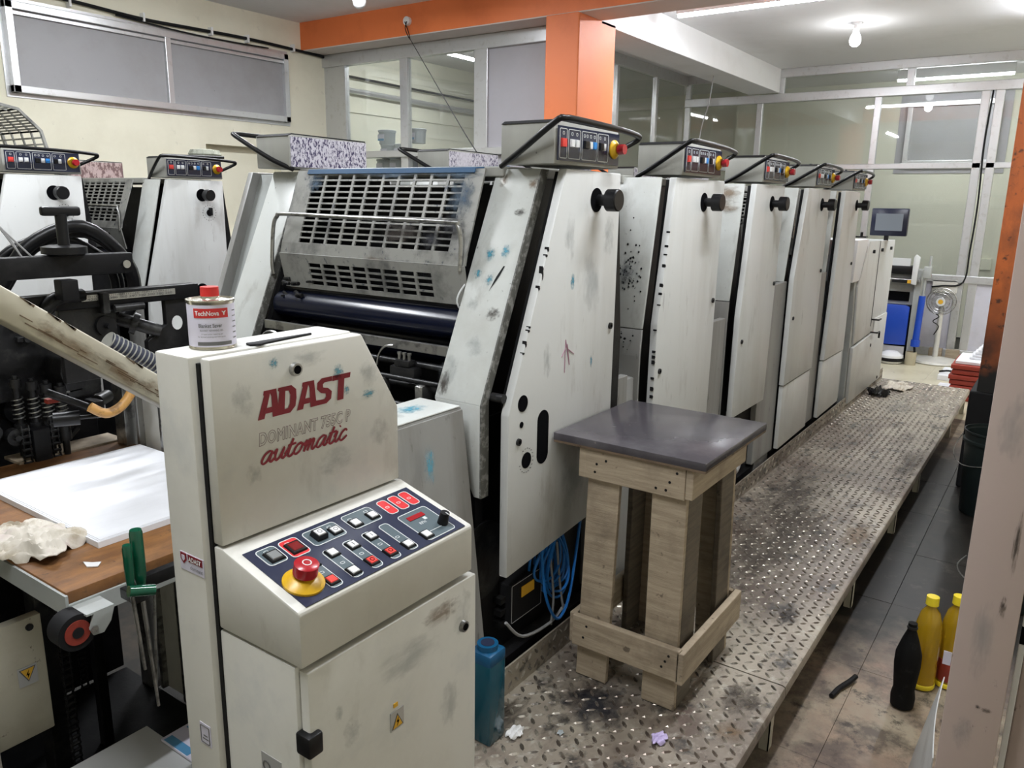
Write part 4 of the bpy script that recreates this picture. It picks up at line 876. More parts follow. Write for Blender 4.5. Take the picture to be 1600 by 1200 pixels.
for (x, z, w_, h_, mt) in ((.80,1.06,.10,.05,'sm_brown'),(.85,1.04,.06,.09,'sm_grey'),(.73,1.02,.16,.07,'sm_grey'),(.60,1.01,.02,.03,'sm_grey'),(.62,.97,.04,.05,'sm_grey'),(.82,.90,.06,.10,'sm_grey')):
    smear(ld, (x, .6812, z), X, Z, w_, h_, mt, False)
M_ = 0
# sloping control panel: u along x, v down the slope
A = Vector((.546, .8275, 1.2132)); Dn = Vector((0, -.96178, -.27384)); up = Vector((0, -.27384, .96178))
O = A + Dn*.1455 + X*.0135 + up*.0002   # lower left corner of the plate, v runs up the slope
Vv = -Dn
def at(u, d): return A + X*(u-.546) + Dn*d + up*.0014
pl = obj('button_panel', MB().slab(O, X, Vv, .3035, .1237, .0012), 'panel', t)
def grp(u0, u1, d0, d1, fill='panel2'):
    o = at(u0, d1)
    if fill: 
        m2 = MB(); n_ = 4; W_, H_, rad = u1-u0, d1-d0, .006; P = []
        for cx, cy, a0 in ((W_-rad, rad, -90), (W_-rad, H_-rad, 0), (rad, H_-rad, 90), (rad, rad, 180)):
            for k in range(4):
                a = math.radians(a0+30*k); P.append(o+X*(cx+rad*math.cos(a))+Vv*(cy+rad*math.sin(a)))
        m2.b.faces.new([m2.b.verts.new(p+up*.0004) for p in P]); obj('panel_field', m2, fill, pl)
    obj('outline', MB().ring(o, X, Vv, u1-u0, d1-d0, .006, .0012, .0007), 'line', pl)
def key(u, d, mat, s=.0115, glyph=None, gm='print', hgt=.004, fr=True):
    k = obj('push_button', MB().slab(at(u-s*.72, d+s*.72)+up*.0004, X, Vv, s*1.44, s*1.44, hgt*.7, chamf=.0008), 'black', pl)
    obj('key_cap', MB().slab(at(u-s*.5, d+s*.5)+up*(.0004+hgt*.7), X, Vv, s, s, .0012, chamf=.0006), mat, k) if False else None
    c = obj('key_cap', MB().slab(at(u-s*.5, d+s*.5)+up*(.0004+hgt*.7), X, Vv, s, s, .0012, chamf=.0006), mat, pl)
    if glyph == 'I': obj('key_mark', MB().slab(at(u-.0006, d+.003)+up*(.0016+hgt*.7+.0002), X, Vv, .0012, .006, .0002), gm, pl)
    if glyph == 'O': obj('key_mark', MB().ring(at(u-.0035, d+.0035)+up*(.0016+hgt*.7+.0001), X, Vv, .007, .007, .0035, .001, .0002), gm, pl)
grp(.572,.602,.0275,.0625); key(.5885,.048,'greykey',.015)
grp(.607,.637,.028,.0655,'redfield'); key(.6225,.0485,'redlens',.016)
grp(.646,.7035,.029,.0625); key(.6640,.0465,'key',.0125,'O','print',.011); key(.6910,.049,'key',.012,'O')
grp(.7165,.7725,.0285,.063); key(.7270,.0515,'key',.0125); key(.7610,.0505,'key',.012)
for u in (.7965,.8200,.8430): grp(u-.0095,u+.0095,.0285,.0645,'redfield')
grp(.6070,.6270,.0740,.1395); key(.6180,.0875,'key',.012,'I'); key(.6160,.1265,'redkey',.012)
grp(.6425,.6615,.0745,.1405); key(.6540,.0850,'key',.012); key(.6515,.1285,'key',.012)
grp(.6770,.6965,.0750,.1415); key(.6880,.0875,'key',.012,'I'); key(.6855,.1275,'redkey',.012,'O','hole_black')
grp(.7125,.7310,.0750,.1420); key(.7235,.0865,'key',.012,'I'); key(.7205,.1275,'redkey',.012,'O','hole_black')
grp(.7475,.7660,.0740,.1415); key(.7540,.1295,'key',.012)
grp(.7870,.8480,.0735,.1410); key(.7940,.1285,'key',.0125)
obj('speed_display', MB().slab(at(.798,.0925)+up*.0006, X, Vv, .033, .009, .0008), 'digit', pl)
text('rpm_lettering', 'RPH', at(.8065,.107)+up*.0002, X, Vv, .0125, .0055, 'line', pl, bold=.01)
mb = MB()
mb.slab(at(.8215,.1005)+up*.0005, (X+Vv*.0).normalized(), Vv, .006, .006, .0003)
mb.slab(at(.803,.126)+up*.0005, X, Vv, .030, .0010, .0003)
for u, d in ((.586,.0345),(.619,.0355),(.664,.034),(.690,.037),(.7265,.0395),(.7600,.037),(.796,.0465),(.820,.0465),(.843,.0465),(.6165,.107),(.652,.107),(.686,.107),(.722,.106),(.7545,.108)):
    mb.ring(at(u-.0035, d+.0025)+up*.0003, X, Vv, .007, .0045, .0016, .0008, .0003)
obj('icons', mb, 'line', pl, kind='stuff')
kb = obj('speed_knob', MB().cyl(at(.838,.1215), at(.838,.1215)+up*.019, .0085, .007, 20), 'black', t, True)
obj('knob_mark', MB().slab(at(.8372,.1285)+up*.0193, X, Vv, .0015, .006, .0004), 'line', kb)
c = at(.5855,.1090)
e = obj('emergency_stop', MB().cyl(c, c+up*.003, .0265, .0265, 36).cyl(c+up*.003, c+up*.011, .0265, .016, 36), 'yellow', t, True)
obj('stop_button', MB().cyl(c+up*.010, c+up*.016, .011, .011, 24).cyl(c+up*.015, c+up*.029, .0155, .0155, 36).cyl(c+up*.029, c+up*.031, .0155, .012, 36), 'red', e, True)
obj('turn_arrow', MB().ring(c+up*.0311-X*.006-Vv*.006, X, Vv, .012, .012, .006, .0014, .0003), 'line', e)
disc_sign(t, (.690,.6812,.926), X, Z, .026)
obj('yellow_sticker', MB().box(.697,.705,.6805,.682,.961,.967), 'signyellow', t)
# badge stickers on the narrow left face (faces -x)
s = obj('badge_sticker', MB().box(.5342,.535,.853,.905,1.171,1.196), 'label', t, label='small white badge sticker with a red field')
obj('badge_field', MB().box(.5338,.5342,.8555,.887,1.185,1.195), 'maroon', s)
text('badge_lettering', 'ADAST', (.5336,.885,1.1865), -Y, Z, .028, .007, 'white_print', s, bold=.03, shear=.15)
text('badge_lettering', 'dominant', (.5340,.882,1.1755), -Y, Z, .027, .0055, 'print', s)
obj('badge_shield', MB().prism([(.903,1.195),(.890,1.195),(.890,1.186),(.8965,1.180),(.903,1.186)], 'x', .5336, .5342), 'maroon', s); obj('shield_inlay', MB().prism([(.900,1.192),(.893,1.192),(.893,1.187),(.8965,1.184),(.900,1.187)], 'x', .5332, .5336), 'label', s)
s = obj('rating_sticker', MB().box(.5343,.535,.868,.893,.912,.945), 'label', t); obj('sticker_frame', MB().ring((.5342,.891,.915), -Y, Z, .020, .027, .002, .0008), 'print', s)
obj('sticker_mark', MB().box(.5338,.5342,.874,.887,.921,.9225).box(.5338,.5342,.876,.885,.926,.9275), 'print', s)
s = obj('pictogram_plate', MB().box(.5462,.547,.735,.775,.90,.945), 'signgrey', t)
obj('pictogram', MB().ring((.5461,.772,.92), -Y, Z, .015,.015,.007,.002).ring((.5461,.755,.905), -Y, Z, .012,.012,.006,.002), 'print', s)

# can of blanket repair gel on the console, and the flat tool
t = thing('repair_gel_can', 'small white tin can with red cap and printed label on the console', 'can', (.598,.893,1.4605))
cx, cy, r = .598, .893, .0285; z0 = 1.4607
obj('tin_body', MB().lathe([(r,0),(r+.0008,.001),(r,.003),(r,.058),(r+.0012,.060),(r+.0012,.0625),(r-.001,.063),(r-.002,.0605),(r*.45,.0635),(r*.42,.066)], (cx,cy,z0), 48), 'tin', t, True)
lb = obj('label_wrap', MB().lathe([(r+.0002,.004),(r+.0004,.0045),(r+.0004,.0565),(r+.0002,.057)], (cx,cy,z0), 48), 'label', t, True)
obj('screw_cap', MB().cyl((cx,cy,z0+.064),(cx,cy,z0+.0775),.0115,.0112,24), 'redcap', t, True)
th = math.atan2(-cy, -cx)      # towards the viewer
def patch(a0, a1, za, zb, mat, name, rr_):
    b = bmesh.new(); n = 12; 
    lo = [b.verts.new((cx+rr_*math.cos(th+a0+(a1-a0)*i/n), cy+rr_*math.sin(th+a0+(a1-a0)*i/n), za)) for i in range(n+1)]
    hi = [b.verts.new((q.co.x, q.co.y, zb)) for q in lo]
    for i in range(n): b.faces.new((lo[i], lo[i+1], hi[i+1], hi[i]))
    return obj(name, b, mat, t, True)
patch(-.78,.74, z0+.041, z0+.053, 'labelred', 'brand_field', r+.0008); patch(-.66,.86, z0+.006, z0+.0105, 'print', 'grey_band', r+.0008)
def ctext(s_, a0, a1, z, h, mat, bold=0): text('label_lettering', s_, (0,0,z), X, Z, (a1-a0)*(r+.0012), h, mat, t, bold=bold, wrap=(cx, cy, r+.0012, th+a0))
ctext('TechNova', -.70,.32, z0+.0440,.0060,'white_print',.02); ctext('Y', .42,.64, z0+.0445,.0050,'white_print',.06)
ctext('Blanket Saver', -.56,.42, z0+.0290,.0050,'print',.02); ctext('BLANKET REPAIRING GEL', -.50,.46, z0+.0242,.0024,'print'); ctext('A rapid action repairing gel', -.46,.42, z0+.0195,.0022,'print'); ctext('for dented packing and low spots', -.62,.54, z0+.0160,.0022,'print')
for k in range(6): patch(1.0, 1.28, z0+.048-.007*k, z0+.0492-.007*k, 'print', 'small_print', r+.0008)
mb = MB().prism([(.628,.858),(.640,.851),(.652,.856),(.740,.868),(.741,.8715),(.66,.872),(.645,.871),(.632,.872)], 'z', 1.4607, 1.4635, .0008)
tag(obj('flat_tool', mb, 'rubber', smooth=True), 'thin dark flat hand tool lying on top of the console', 'tool')

# teal bottle on the platform
t = thing('teal_bottle', 'tall square translucent teal bottle on the platform beside the console', 'bottle', (1.53,1.14,.2))
obj('body', MB().prism([(-.036,-.036),(.036,-.036),(.036,.036),(-.036,.036)], 'z', 0, .25, .007), 'teal', t, True, world=False); obj('neck_sleeve', MB().prism([(-.037,-.037),(.037,-.037),(.037,.037),(-.037,.037)], 'z', .235, .275, .009), 'tealcap', t, True, world=False)
k = obj('screw_cap', MB().cyl((0,0,.275),(0,0,.290),.029,.029,28), 'tealcap', t, True, world=False); obj('cap_handle', MB().cyl((0,0,.290),(0,0,.2915),.019,n=24), 'panel', k)

# ------------------------------------------------------------------ feeder: pile table, sheets, frames and mechanism
t = thing('pile_table', 'worn brown plywood pile table of the feeder with a castor below', 'table', (.95,2,.88))
obj('board', MB().box(.655,1.262,1.525,2.43,.855,.885,.003), 'ply', t, True)
obj('end_lath', MB().box(.95,1.262,2.40,2.50,.882,.892,.002), 'wood', t)
obj('edge_angle', MB().box(.650,.656,1.52,2.43,.835,.88).box(.655,1.25,1.518,1.524,.82,.86).box(.655,.70,1.52,1.56,.80,.856), 'midgrey', t)
obj('castor_fork', MB().prism([(.674,.852),(.715,.852),(.706,.825),(.690,.806),(.670,.808),(.664,.822)], 'y', 1.462, 1.467).box(.66,.715,1.462,1.53,.852,.856).prism([(.660,.850),(.715,.850),(.705,.815),(.672,.80),(.650,.812),(.640,.83)], 'y', 1.519, 1.524), 'midgrey', t)
obj('castor_tyre', MB().cyl((.645,1.472,.822),(.645,1.516,.822),.037,n=36), 'rubber', t, True); obj('castor_rim', MB().cyl((.645,1.4705,.822),(.645,1.5175,.822),.025,n=28), 'stackred', t, True); obj('castor_hub', MB().cyl((.645,1.469,.822),(.645,1.519,.822),.011,n=20), 'rubber', t, True)
obj('castor_bolt', MB().cyl((.672,1.458,.822),(.672,1.53,.822),.007,n=6), 'steel', t)
sheets = MB(); rr = random.Random(2)
st = tag(obj('paper_pile', MB().box(.797,1.243,1.672,2.272,.8855,.8995,.0005), 'paper'), 'white sheets of paper lying on the brown pile table', 'paper')
for k in range(3): obj('loose_sheet', MB().box(.797+.004*k,1.243-.003*k,1.672+.003*k,2.272-.002*k,.8996+.0012*k,.9003+.0012*k), 'paper', st)
# crumpled rag
def rag(name, c, sx, sy, h, mat, lab, seed, cat='rag'):
    b = bmesh.new(); n = 34; R_ = random.Random(seed); vs = []
    ph = [(R_.uniform(4,11), R_.uniform(4,11), R_.uniform(0,6), R_.uniform(.3,1)) for _ in range(6)]
    for i in range(n):
        row = []
        for j in range(n):
            u, v = i/(n-1)*2-1, j/(n-1)*2-1
            e = max(0, 1-(abs(u)**2.5+abs(v)**2.5)*.62)
            q = sum(a[3]*math.sin(a[0]*u+a[1]*v*(.6+.4*k)+a[2]) for k, a in enumerate(ph))/3
            z = h*e**.5*(.45+.5*abs(q))+.001
            wob = 1+.14*math.sin(5*math.atan2(v, u+1e-6)+seed)+.08*math.sin(9*math.atan2(v, u+1e-6))
            row.append(b.verts.new((c[0]+sx*u*wob*(1-.25*abs(v)**2), c[1]+sy*v*wob*(1-.25*abs(u)**2), c[2]+z)))
        vs.append(row)
    for i in range(n-1):
        for j in range(n-1): b.faces.new((vs[i][j], vs[i+1][j], vs[i+1][j+1], vs[i][j+1]))
    r_ = bmesh.ops.extrude_face_region(b, geom=b.faces[:]); bmesh.ops.translate(b, verts=[q for q in r_['geom'] if isinstance(q, bmesh.types.BMVert)], vec=(0,0,-.002))
    o = obj(name, b, mat, smooth=True); me = o.data; me.polygons.foreach_set('use_smooth', [True]*len(me.polygons)); return tag(o, lab, cat)
rag('crumpled_rag', (.715,1.80,.886), .085, .12, .052, 'cloth', 'crumpled stained white rag on the left edge of the pile table', 4)
rag('crumpled_rag', (7.0,1.02,.201), .16, .10, .045, 'cloth', 'pale rag on the far end of the platform', 9)
rag('black_bag', (6.62,1.10,.201), .09, .08, .08, 'black', 'small crumpled black plastic bag on the platform against the kerb', 12, 'bag')
tag(obj('paper_scrap', MB().prism([(.735,1.60),(.75,1.585),(.765,1.60),(.752,1.612),(.742,1.63)], 'z', .886, .888), 'floorwhite'), 'small torn white scrap on the near edge of the pile table', 'scrap')
rag('paper_scrap', (1.582,1.08,.203), .028, .02, .018, 'floorwhite', 'crumpled white scrap on the platform beside the teal bottle', 3, 'scrap')
rag('plastic_scrap', (1.80,.745,.203), .028, .02, .014, 'lilacscrap', 'crumpled lilac plastic scrap on the platform before the stand', 6, 'scrap')
rag('paper_scrap', (1.66,.98,.203), .010, .008, .006, 'tubgrey', 'tiny pale blue scrap on the tread plate near the wooden stand', 8, 'scrap')
# ribbed back wall of the feeder
t = thing('feeder_back_wall', 'cream panelled end wall behind the pile table with steel guide rails', 'machine panel', (1.3,2,0))
for k in range(7): obj('panel', MB().box(1.275,1.29,2.30-.13*k-.122,2.30-.13*k,.03,1.12,.002), 'cream' if k % 2 else 'white_clean', t, True)
for k in range(6): obj('guide_rail', MB().box(1.255,1.278,2.30-.13*k-.004,2.30-.13*k+.010,.03,1.12,.002), 'steel', t)
obj('corner_rail', MB().box(1.235,1.28,2.335,2.345,.02,1.15,.001).box(1.235,1.24,2.345,2.385,.02,1.15).box(1.235,1.28,2.385,2.392,.02,1.15), 'steel', t)
mb = MB()
for k in range(24): mb.box(1.2735,1.275,2.18-.022*k,2.19-.022*k,.70,.703); mb.box(1.2735,1.275,2.18-.022*k,2.19-.022*k,.985,.988)
obj('scale_marks', mb, 'print', t)
# diagonal arm
t = thing('diagonal_arm', 'chipped beige square steel arm running up to the left from the console', 'machine arm', (.4,1.0,1.45))
def barXZ(x0, z0, x1, z1, y0, y1, h):
    return MB().prism([(x0,z0),(x1,z1),(x1,z1-h),(x0,z0-h)], 'y', y0, y1, .002)
obj('arm_tube', barXZ(.10,1.7706,.60,1.3946,.985,1.03,.042), 'cream', t, True)
mb = MB(); rr = random.Random(5)
for k in range(26):
    f = rr.uniform(.62,.97); x = .10+.5*f; z = 1.7706-.376*f
    if rr.random() < .75: zz = z-.003-rr.uniform(.022,.036)*(1 if k % 2 else .75); L_ = rr.uniform(.006,.028); mb.prism([(x,zz),(x+L_,zz-L_*.75),(x+L_,zz-L_*.75-.0012),(x,zz-.0016)], 'y', .9843, .99)
    else: mb.prism([(x,z-.0005),(x+.012,z-.0100),(x+.010,z-.0125),(x+.004,z-.006)], 'y', .9843, .99)
obj('paint_chips', mb, 'wood_edge', t, kind='stuff')
ad_ = Vector((.5,0,-.376)).normalized()
for x, w_ in ((.47,.10),(.52,.12),(.44,.05),(.56,.05)): smear(t, (x,.9842,1.7706-.752*(x-.10)-.026), ad_, Vector((.376,0,.5)), w_, .03, 'sm_brown')

# feeder side frame with its mechanism
FY = 2.52
t = thing('feeder_frame', 'oily black cast feeder frame with spring posts, chains and brackets behind the pile table', 'machine frame', (.9,FY,0))
obj('side_wall', MB().box(-.3,1.26,FY+.03,FY+.06,.02,1.30,.004), 'dark', t)
obj('upper_casting', MB().prism([(.70,1.20),(.86,1.34),(1.22,1.34),(1.26,1.20),(1.26,1.05),(.70,1.05)], 'y', FY-.02, FY+.03, .005), 'iron', t, True)
obj('round_cover', MB().cyl((1.02,FY+.03,1.02),(1.02,FY,1.02),.045,n=28), 'dark', t, True); obj('humped_cover', MB().prism([(1.09,1.13),(1.10,1.175),(1.16,1.175),(1.21,1.14),(1.21,1.05),(1.11,1.05)], 'y', FY-.12, FY+.02, .008), 'iron', t, True)
for k, x in enumerate((.99,1.025,1.055,1.085)):
    p = obj('spring_post', MB().cyl((x,FY-.06-.02*k,.86),(x,FY-.06-.02*k,1.10-.01*k),.010,n=12).cyl((x,FY-.06-.02*k,1.10-.01*k),(x,FY-.06-.02*k,1.125-.01*k),.016,n=12).cyl((x,FY-.06-.02*k,1.125-.01*k),(x,FY-.06-.02*k,1.135-.01*k),.008,n=6).cyl((x,FY-.06-.02*k,.93),(x,FY-.06-.02*k,.99),.017,n=12), 'iron', t, True)
    obj('spring', MB().tube([(x+.015*math.cos(a), FY-.06-.02*k+.015*math.sin(a), 1.0+.0022*a) for a in [i*.7 for i in range(48)]], .0022, 5, False), 'steel', t, True)
for k, (x, z, r_) in enumerate(((.90,.99,.022),(.955,.965,.024),(.86,.90,.028),(.83,.80,.03),(.78,.97,.03),(.86,.66,.03),(.79,.62,.04),(.70,.9,.05),(1.12,.60,.03))):
    w_ = obj('roller_wheel', MB().cyl((x,FY-.11,z),(x,FY-.08,z),r_,n=24).cyl((x,FY-.125,z),(x,FY+.03,z),r_*.35,n=12), 'iron', t, True)
def chain(x, z0, z1, y):
    mb = MB(); n = int((z1-z0)/.02)
    for i in range(n):
        z = z0+.02*i
        mb.box(x-.011,x-.008,y-.005,y+.005,z,z+.018); mb.box(x+.008,x+.011,y-.005,y+.005,z,z+.018); mb.cyl((x-.013,y,z+.005),(x+.013,y,z+.005),.005,n=6)
    return obj('drive_chain', mb, 'iron', t, True)
chain(.975,.10,1.0,FY-.12); chain(1.055,.10,1.0,FY-.12); chain(.825,.05,.80,1.97)
obj('chain_guard', MB().box(.992,1.04,FY-.13,FY-.07,.66,.98,.004), 'dark', t, True)
obj('support_post', MB().box(.79,.84,FY-.5,FY-.44,.02,.84,.003), 'iron', t); obj('support_post', MB().box(.99,1.02,FY-.35,FY-.32,.02,.84,.003), 'dark', t)
obj('shaft', MB().cyl((.95,2.18,1.135),(1.04,2.12,1.08),.011,n=16), 'iron', t, True); obj('shaft_collar', MB().box(1.035,1.06,2.10,2.16,1.065,1.105,.004).cyl((1.06,2.14,1.095),(1.11,2.18,1.095),.018,n=16), 'black', t, True)
obj('small_motor', MB().cyl((.955,2.17,1.06),(1.01,2.14,1.06),.020,n=20).cyl((1.01,2.14,1.06),(1.05,2.12,1.06),.006,n=10), 'black', t, True)
obj('brace_rod', MB().cyl((1.02,FY-.02,.80),(1.17,FY-.02,.93),.009,n=8), 'iron', t, True)
obj('lever_arm', MB().prism([(1.05,1.06),(1.09,1.075),(1.15,1.078),(1.15,1.073),(1.09,1.068),(1.055,1.052)], 'y', FY-.12, FY-.10, .001), 'steel', t)
obj('floor_pan', MB().box(.5,1.25,1.5,FY,.012,.03), 'dark', t); obj('orange_lug', MB().box(.955,.985,2.19,2.21,1.10,1.112), 'stackred', t)
for k in range(26):
    x, z = rr.uniform(.62,1.2), rr.uniform(.35,1.28); s = rr.uniform(.006,.016)
    if k % 2: obj('bolt_head', MB().cyl((x,FY+.03,z),(x,FY+.018,z),s,n=8), 'iron', t)
    else: obj('bracket', MB().box(x-s*2,x+s*2,FY-.04,FY+.03,z-s*.6,z+s*.6,.002).cyl((x,FY-.05,z),(x,FY-.01,z),s*.8,n=10), 'iron', t)
tag(obj('bent_hose', MB().tube([(1.0,2.06,1.105),(1.034,2.05,1.082),(1.07,2.05,1.088),(1.10,2.05,1.112),(1.125,2.05,1.15)], .013, 14), 'tan', smooth=True), 'bent tan hose end curving below the diagonal arm', 'hose')
# overhead suction head: two black cross bars with rulers, knobs, hoses
t = thing('suction_head', 'black feeder suction head with rulers, T-handle and gearbox plates', 'feeder head', (1.1,2.1,1.3))
obj('upper_bar', MB().box(.3,1.10,1.96,2.0,1.457,1.508,.003), 'dark', t, True); obj('bar_screw', MB().cyl((1.08,1.958,1.48),(1.08,1.955,1.48),.010,n=16), 'steel', t)
obj('lower_bar', MB().box(.80,1.325,2.03,2.07,1.368,1.408,.002), 'dark', t, True)
r1 = obj('ruler_scale', MB().box(.925,1.035,2.027,2.030,1.386,1.401), 'steel', t); r2 = obj('ruler_scale', MB().box(1.058,1.25,2.027,2.030,1.384,1.400), 'steel', t)
for n_, (xa, w_, s_, par) in enumerate(((.94,.09,'460  440  420',r1),(1.065,.175,'380 360 340 320 300 280 260',r2))): text('ruler_numerals', s_, (xa,2.0265,1.387), X, Z, w_, .006, 'print', par)
mb = MB(); 
for k in range(62): mb.box(.93+.005*k,.9306+.005*k,2.0262,2.0272,1.395,1.399)
obj('ruler_ticks', mb, 'print', t)
obj('slider_block', MB().box(1.038,1.056,2.01,2.04,1.352,1.405,.002), 'iron', t)
obj('gear_box', MB().box(.94,1.085,2.04,2.06,1.18,1.368,.003), 'iron', t, True); obj('bearing', MB().cyl((1.05,2.04,1.318),(1.05,2.028,1.318),.026,n=28).cyl((1.05,2.03,1.318),(1.05,2.01,1.318),.007,n=12), 'dark', t, True)
obj('end_plate', MB().prism([(1.225,1.368),(1.325,1.368),(1.325,1.12),(1.165,1.12),(1.165,1.26),(1.225,1.30)], 'y', 2.04, 2.06, .002), 'dark', t, True)
obj('end_plate_hole', MB().prism([(1.256+.016*math.cos(i*.4),1.302+.020*math.sin(i*.4)) for i in range(16)], 'y', 2.0385, 2.0395), 'line', t)
obj('drive_shaft', MB().cyl((1.09,2.10,1.335),(1.20,2.03,1.285),.018,n=20).cyl((1.105,2.09,1.33),(1.113,2.085,1.327),.027,n=20).cyl((1.14,2.068,1.312),(1.152,2.06,1.306),.030,n=20), 'iron', t, True)
obj('knurled_roller', MB().cyl((1.07,2.02,1.362),(1.15,2.02,1.362),.010,n=12), 'iron', t, True)
obj('corrugated_duct', MB().cyl((.955,1.845,1.312),(1.12,1.83,1.20),.022,n=20), 'stripehose', t, True)
mb = MB()
for k in range(18): f = k/17; c_ = Vector((.955,1.845,1.312)).lerp(Vector((1.12,1.83,1.20)), f); mb.cyl(c_-Vector((.0012,0,-.0009)), c_+Vector((.0012,0,-.0009)), .0235, n=20)
obj('duct_ribs', mb, 'grey', t, True, kind='stuff')
obj('t_handle', MB().box(.895,.985,1.965,1.985,1.60,1.622,.006).cyl((.94,1.975,1.50),(.94,1.975,1.605),.013,n=16), 'black', t, True)
obj('star_wheel', MB().lathe([(.034,0),(.05,.004),(.05,.020),(.034,.024)], (.94,1.975,1.508), 20), 'black', t, True); obj('wheel_post', MB().box(.915,.955,1.955,1.995,1.40,1.45,.003), 'dark', t, True)
mb = MB()
for k, (h, dx) in enumerate(((.13,.0),(.115,.02),(.10,-.02),(.085,.01))):
    mb.tube([(.86+dx,2.15+.03*k,1.42),(.93+dx,2.13+.03*k,1.46+h*.5),(1.05+dx,2.10+.03*k,1.44+h),(1.17+dx,2.12+.03*k,1.42+h*.4),(1.19+dx,2.14+.03*k,1.36),(1.14+dx,2.16+.03*k,1.31),(1.02+dx,2.16+.03*k,1.32)], .017 if k < 2 else .012, 10)
obj('hoses', mb, 'black', t, True)
obj('braided_hose', MB().tube([(.80,2.05,1.38),(.88,2.03,1.36),(.93,2.02,1.40),(1.0,2.04,1.40)], .018, 10), 'iron', t, True)
tag(obj('tie_wires', MB().tube([(.62,1.96,1.72),(.70,1.965,1.66),(.80,1.97,1.58),(.845,1.972,1.50)], .0022, 5).tube([(.80,1.97,1.58),(.87,1.972,1.50)], .0022, 5).tube([(.80,1.97,1.58),(.85,1.972,1.495)], .0022, 5), 'greycable', smooth=True), 'thin twisted wire tied to the suction head by the T-handle', 'wire')
# electric cover with warning sign, lower left
t = thing('electrical_cover', 'dirty cream cover plate with an upside-down warning triangle at the lower left', 'machine cover', (.7,2,0))
obj('cover_plate', MB().box(.25,.79,1.99,2.02,.30,.625,.004), 'cream', t, True); obj('side_strip', MB().box(.25,.655,1.975,1.99,.25,.60,.003), 'white_clean', t, True)
disc_sign(t, (.765,1.9885,.50), -X, -Z, .045)
for x, z in ((.68,.60),(.76,.60)): obj('screw', MB().cyl((x,1.99,z),(x,1.985,z),.009,n=12), 'iron', t)
# lower white board and leaflet near the floor
tag(obj('white_board', MB().box(.55,.93,1.40,1.80,.292,.302,.002), 'greypaper'), 'large pale sheet board low down at the bottom edge behind the console', 'board')
tag(obj('board_support', MB().box(.60,.90,1.45,1.75,.0,.292,.004), 'dark'), 'dark block carrying the low pale sheet board', 'block')
lf = tag(obj('leaflet', MB().box(.915,1.02,1.58,1.71,.305,.312,.001), 'label'), 'blue and white printed leaflet on the low board beside the console foot', 'leaflet')
obj('blue_print', MB().box(.917,.94,1.60,1.70,.3121,.3126).box(.98,1.01,1.60,1.70,.3121,.3126), 'tublabel', lf)
# caulking tools with green handles hanging from a bar beside the pile table
t = thing('tool_bar', 'short black bar beside the pile table carrying the green handled tools', 'bar', (.9,1.4,.9))
obj('bar', MB().box(.735,1.02,1.415,1.435,.885,.912,.002), 'dark', t, True); obj('hook', MB().box(.715,.745,1.385,1.435,.878,.900,.002), 'iron', t); obj('bracket', MB().box(1.0,1.02,1.4,1.53,.86,.91), 'dark', t)
def tool(x, y, z0, z1, r_, blade, lab):
    t = thing('green_handled_tool', lab, 'hand tool', (x,y,z0))
    obj('handle', MB().lathe([(r_*.7,0),(r_*.8,.01),(r_*.95,.025),(r_,.04),(r_,z1-z0-.006),(r_*.85,z1-z0)], (x,y,z0), 20), 'green', t, True)
    obj('blade', MB().cyl((x,y,z0),(x+.012,y,z0-blade),.0045,.003,10), 'steel', t, True)
tool(.737,1.395,.905,1.025,.0125,.27,'tallest upright green handled tool hanging at the end of the bar'); tool(.712,1.385,.915,1.005,.009,.18,'slimmer upright green handled tool left of the tallest one')
t = thing('green_handled_tool', 'green handle lying crosswise below the two upright ones', 'hand tool', (.72,1.38,.91))
obj('handle', MB().cyl((.700,1.372,.918),(.745,1.362,.906),.011,n=20), 'green', t, True); obj('blade', MB().cyl((.745,1.362,.906),(.755,1.41,.65),.003,n=8), 'steel', t, True)

# mechanism visible between the covers of the first tower
t = thing('gripper_mechanism', 'greasy gripper block on cross shafts low between the covers of the nearest tower', 'mechanism', (1.6,1.9,1.1))
for x, z, r_, mt in ((1.60,1.165,.010,'iron'),(1.56,1.125,.008,'iron'),(1.62,1.09,.012,'dark'),(1.54,1.05,.010,'iron'),(1.66,1.20,.009,'dark'),(1.50,1.0,.012,'iron')):
    obj('cross_shaft', MB().cyl((x+.14,1.425,z),(x+.14,2.27,z),r_,n=12), mt, t, True)
obj('block', MB().box(1.70,1.74,1.55,1.65,1.12,1.16,.006).box(1.70,1.735,1.57,1.63,1.16,1.18,.004), 'iron', t, True)
obj('arm', MB().prism([(1.68,1.07),(1.76,1.07),(1.75,1.11),(1.72,1.125),(1.68,1.115)], 'y', 1.50, 1.53, .004), 'steel', t, True); obj('arm', MB().prism([(1.68,1.06),(1.72,1.06),(1.71,1.12),(1.68,1.12)], 'y', 1.66, 1.72, .004), 'steel', t, True)
for y in (1.58,1.60,1.62): obj('bolt', MB().cyl((1.715,y,1.178),(1.715,y,1.20),.005,n=8).cyl((1.715,y,1.195),(1.715,y,1.202),.007,n=8), 'steel', t, True)
obj('curved_strip', MB().tube([(1.70,1.70,1.155),(1.70,1.69,1.19),(1.70,1.665,1.215),(1.70,1.63,1.222)], .004, 6), 'chrome', t, True)
rr = random.Random(21)
for k in range(16):
    y, z = 2.10+.03*(k % 5)+rr.uniform(-.01,.01), 1.22+.05*(k//4)+rr.uniform(-.01,.01); x = 1.80+rr.uniform(-.03,.02)
    obj('valve', MB().cyl((x,y,z),(x+.004,y+rr.uniform(.02,.04),z+rr.uniform(-.01,.01)),rr.uniform(.004,.009),n=8).cyl((x-.02,y+.01,z),(x,y+.012,z),.004,n=8), 'iron', t, True)
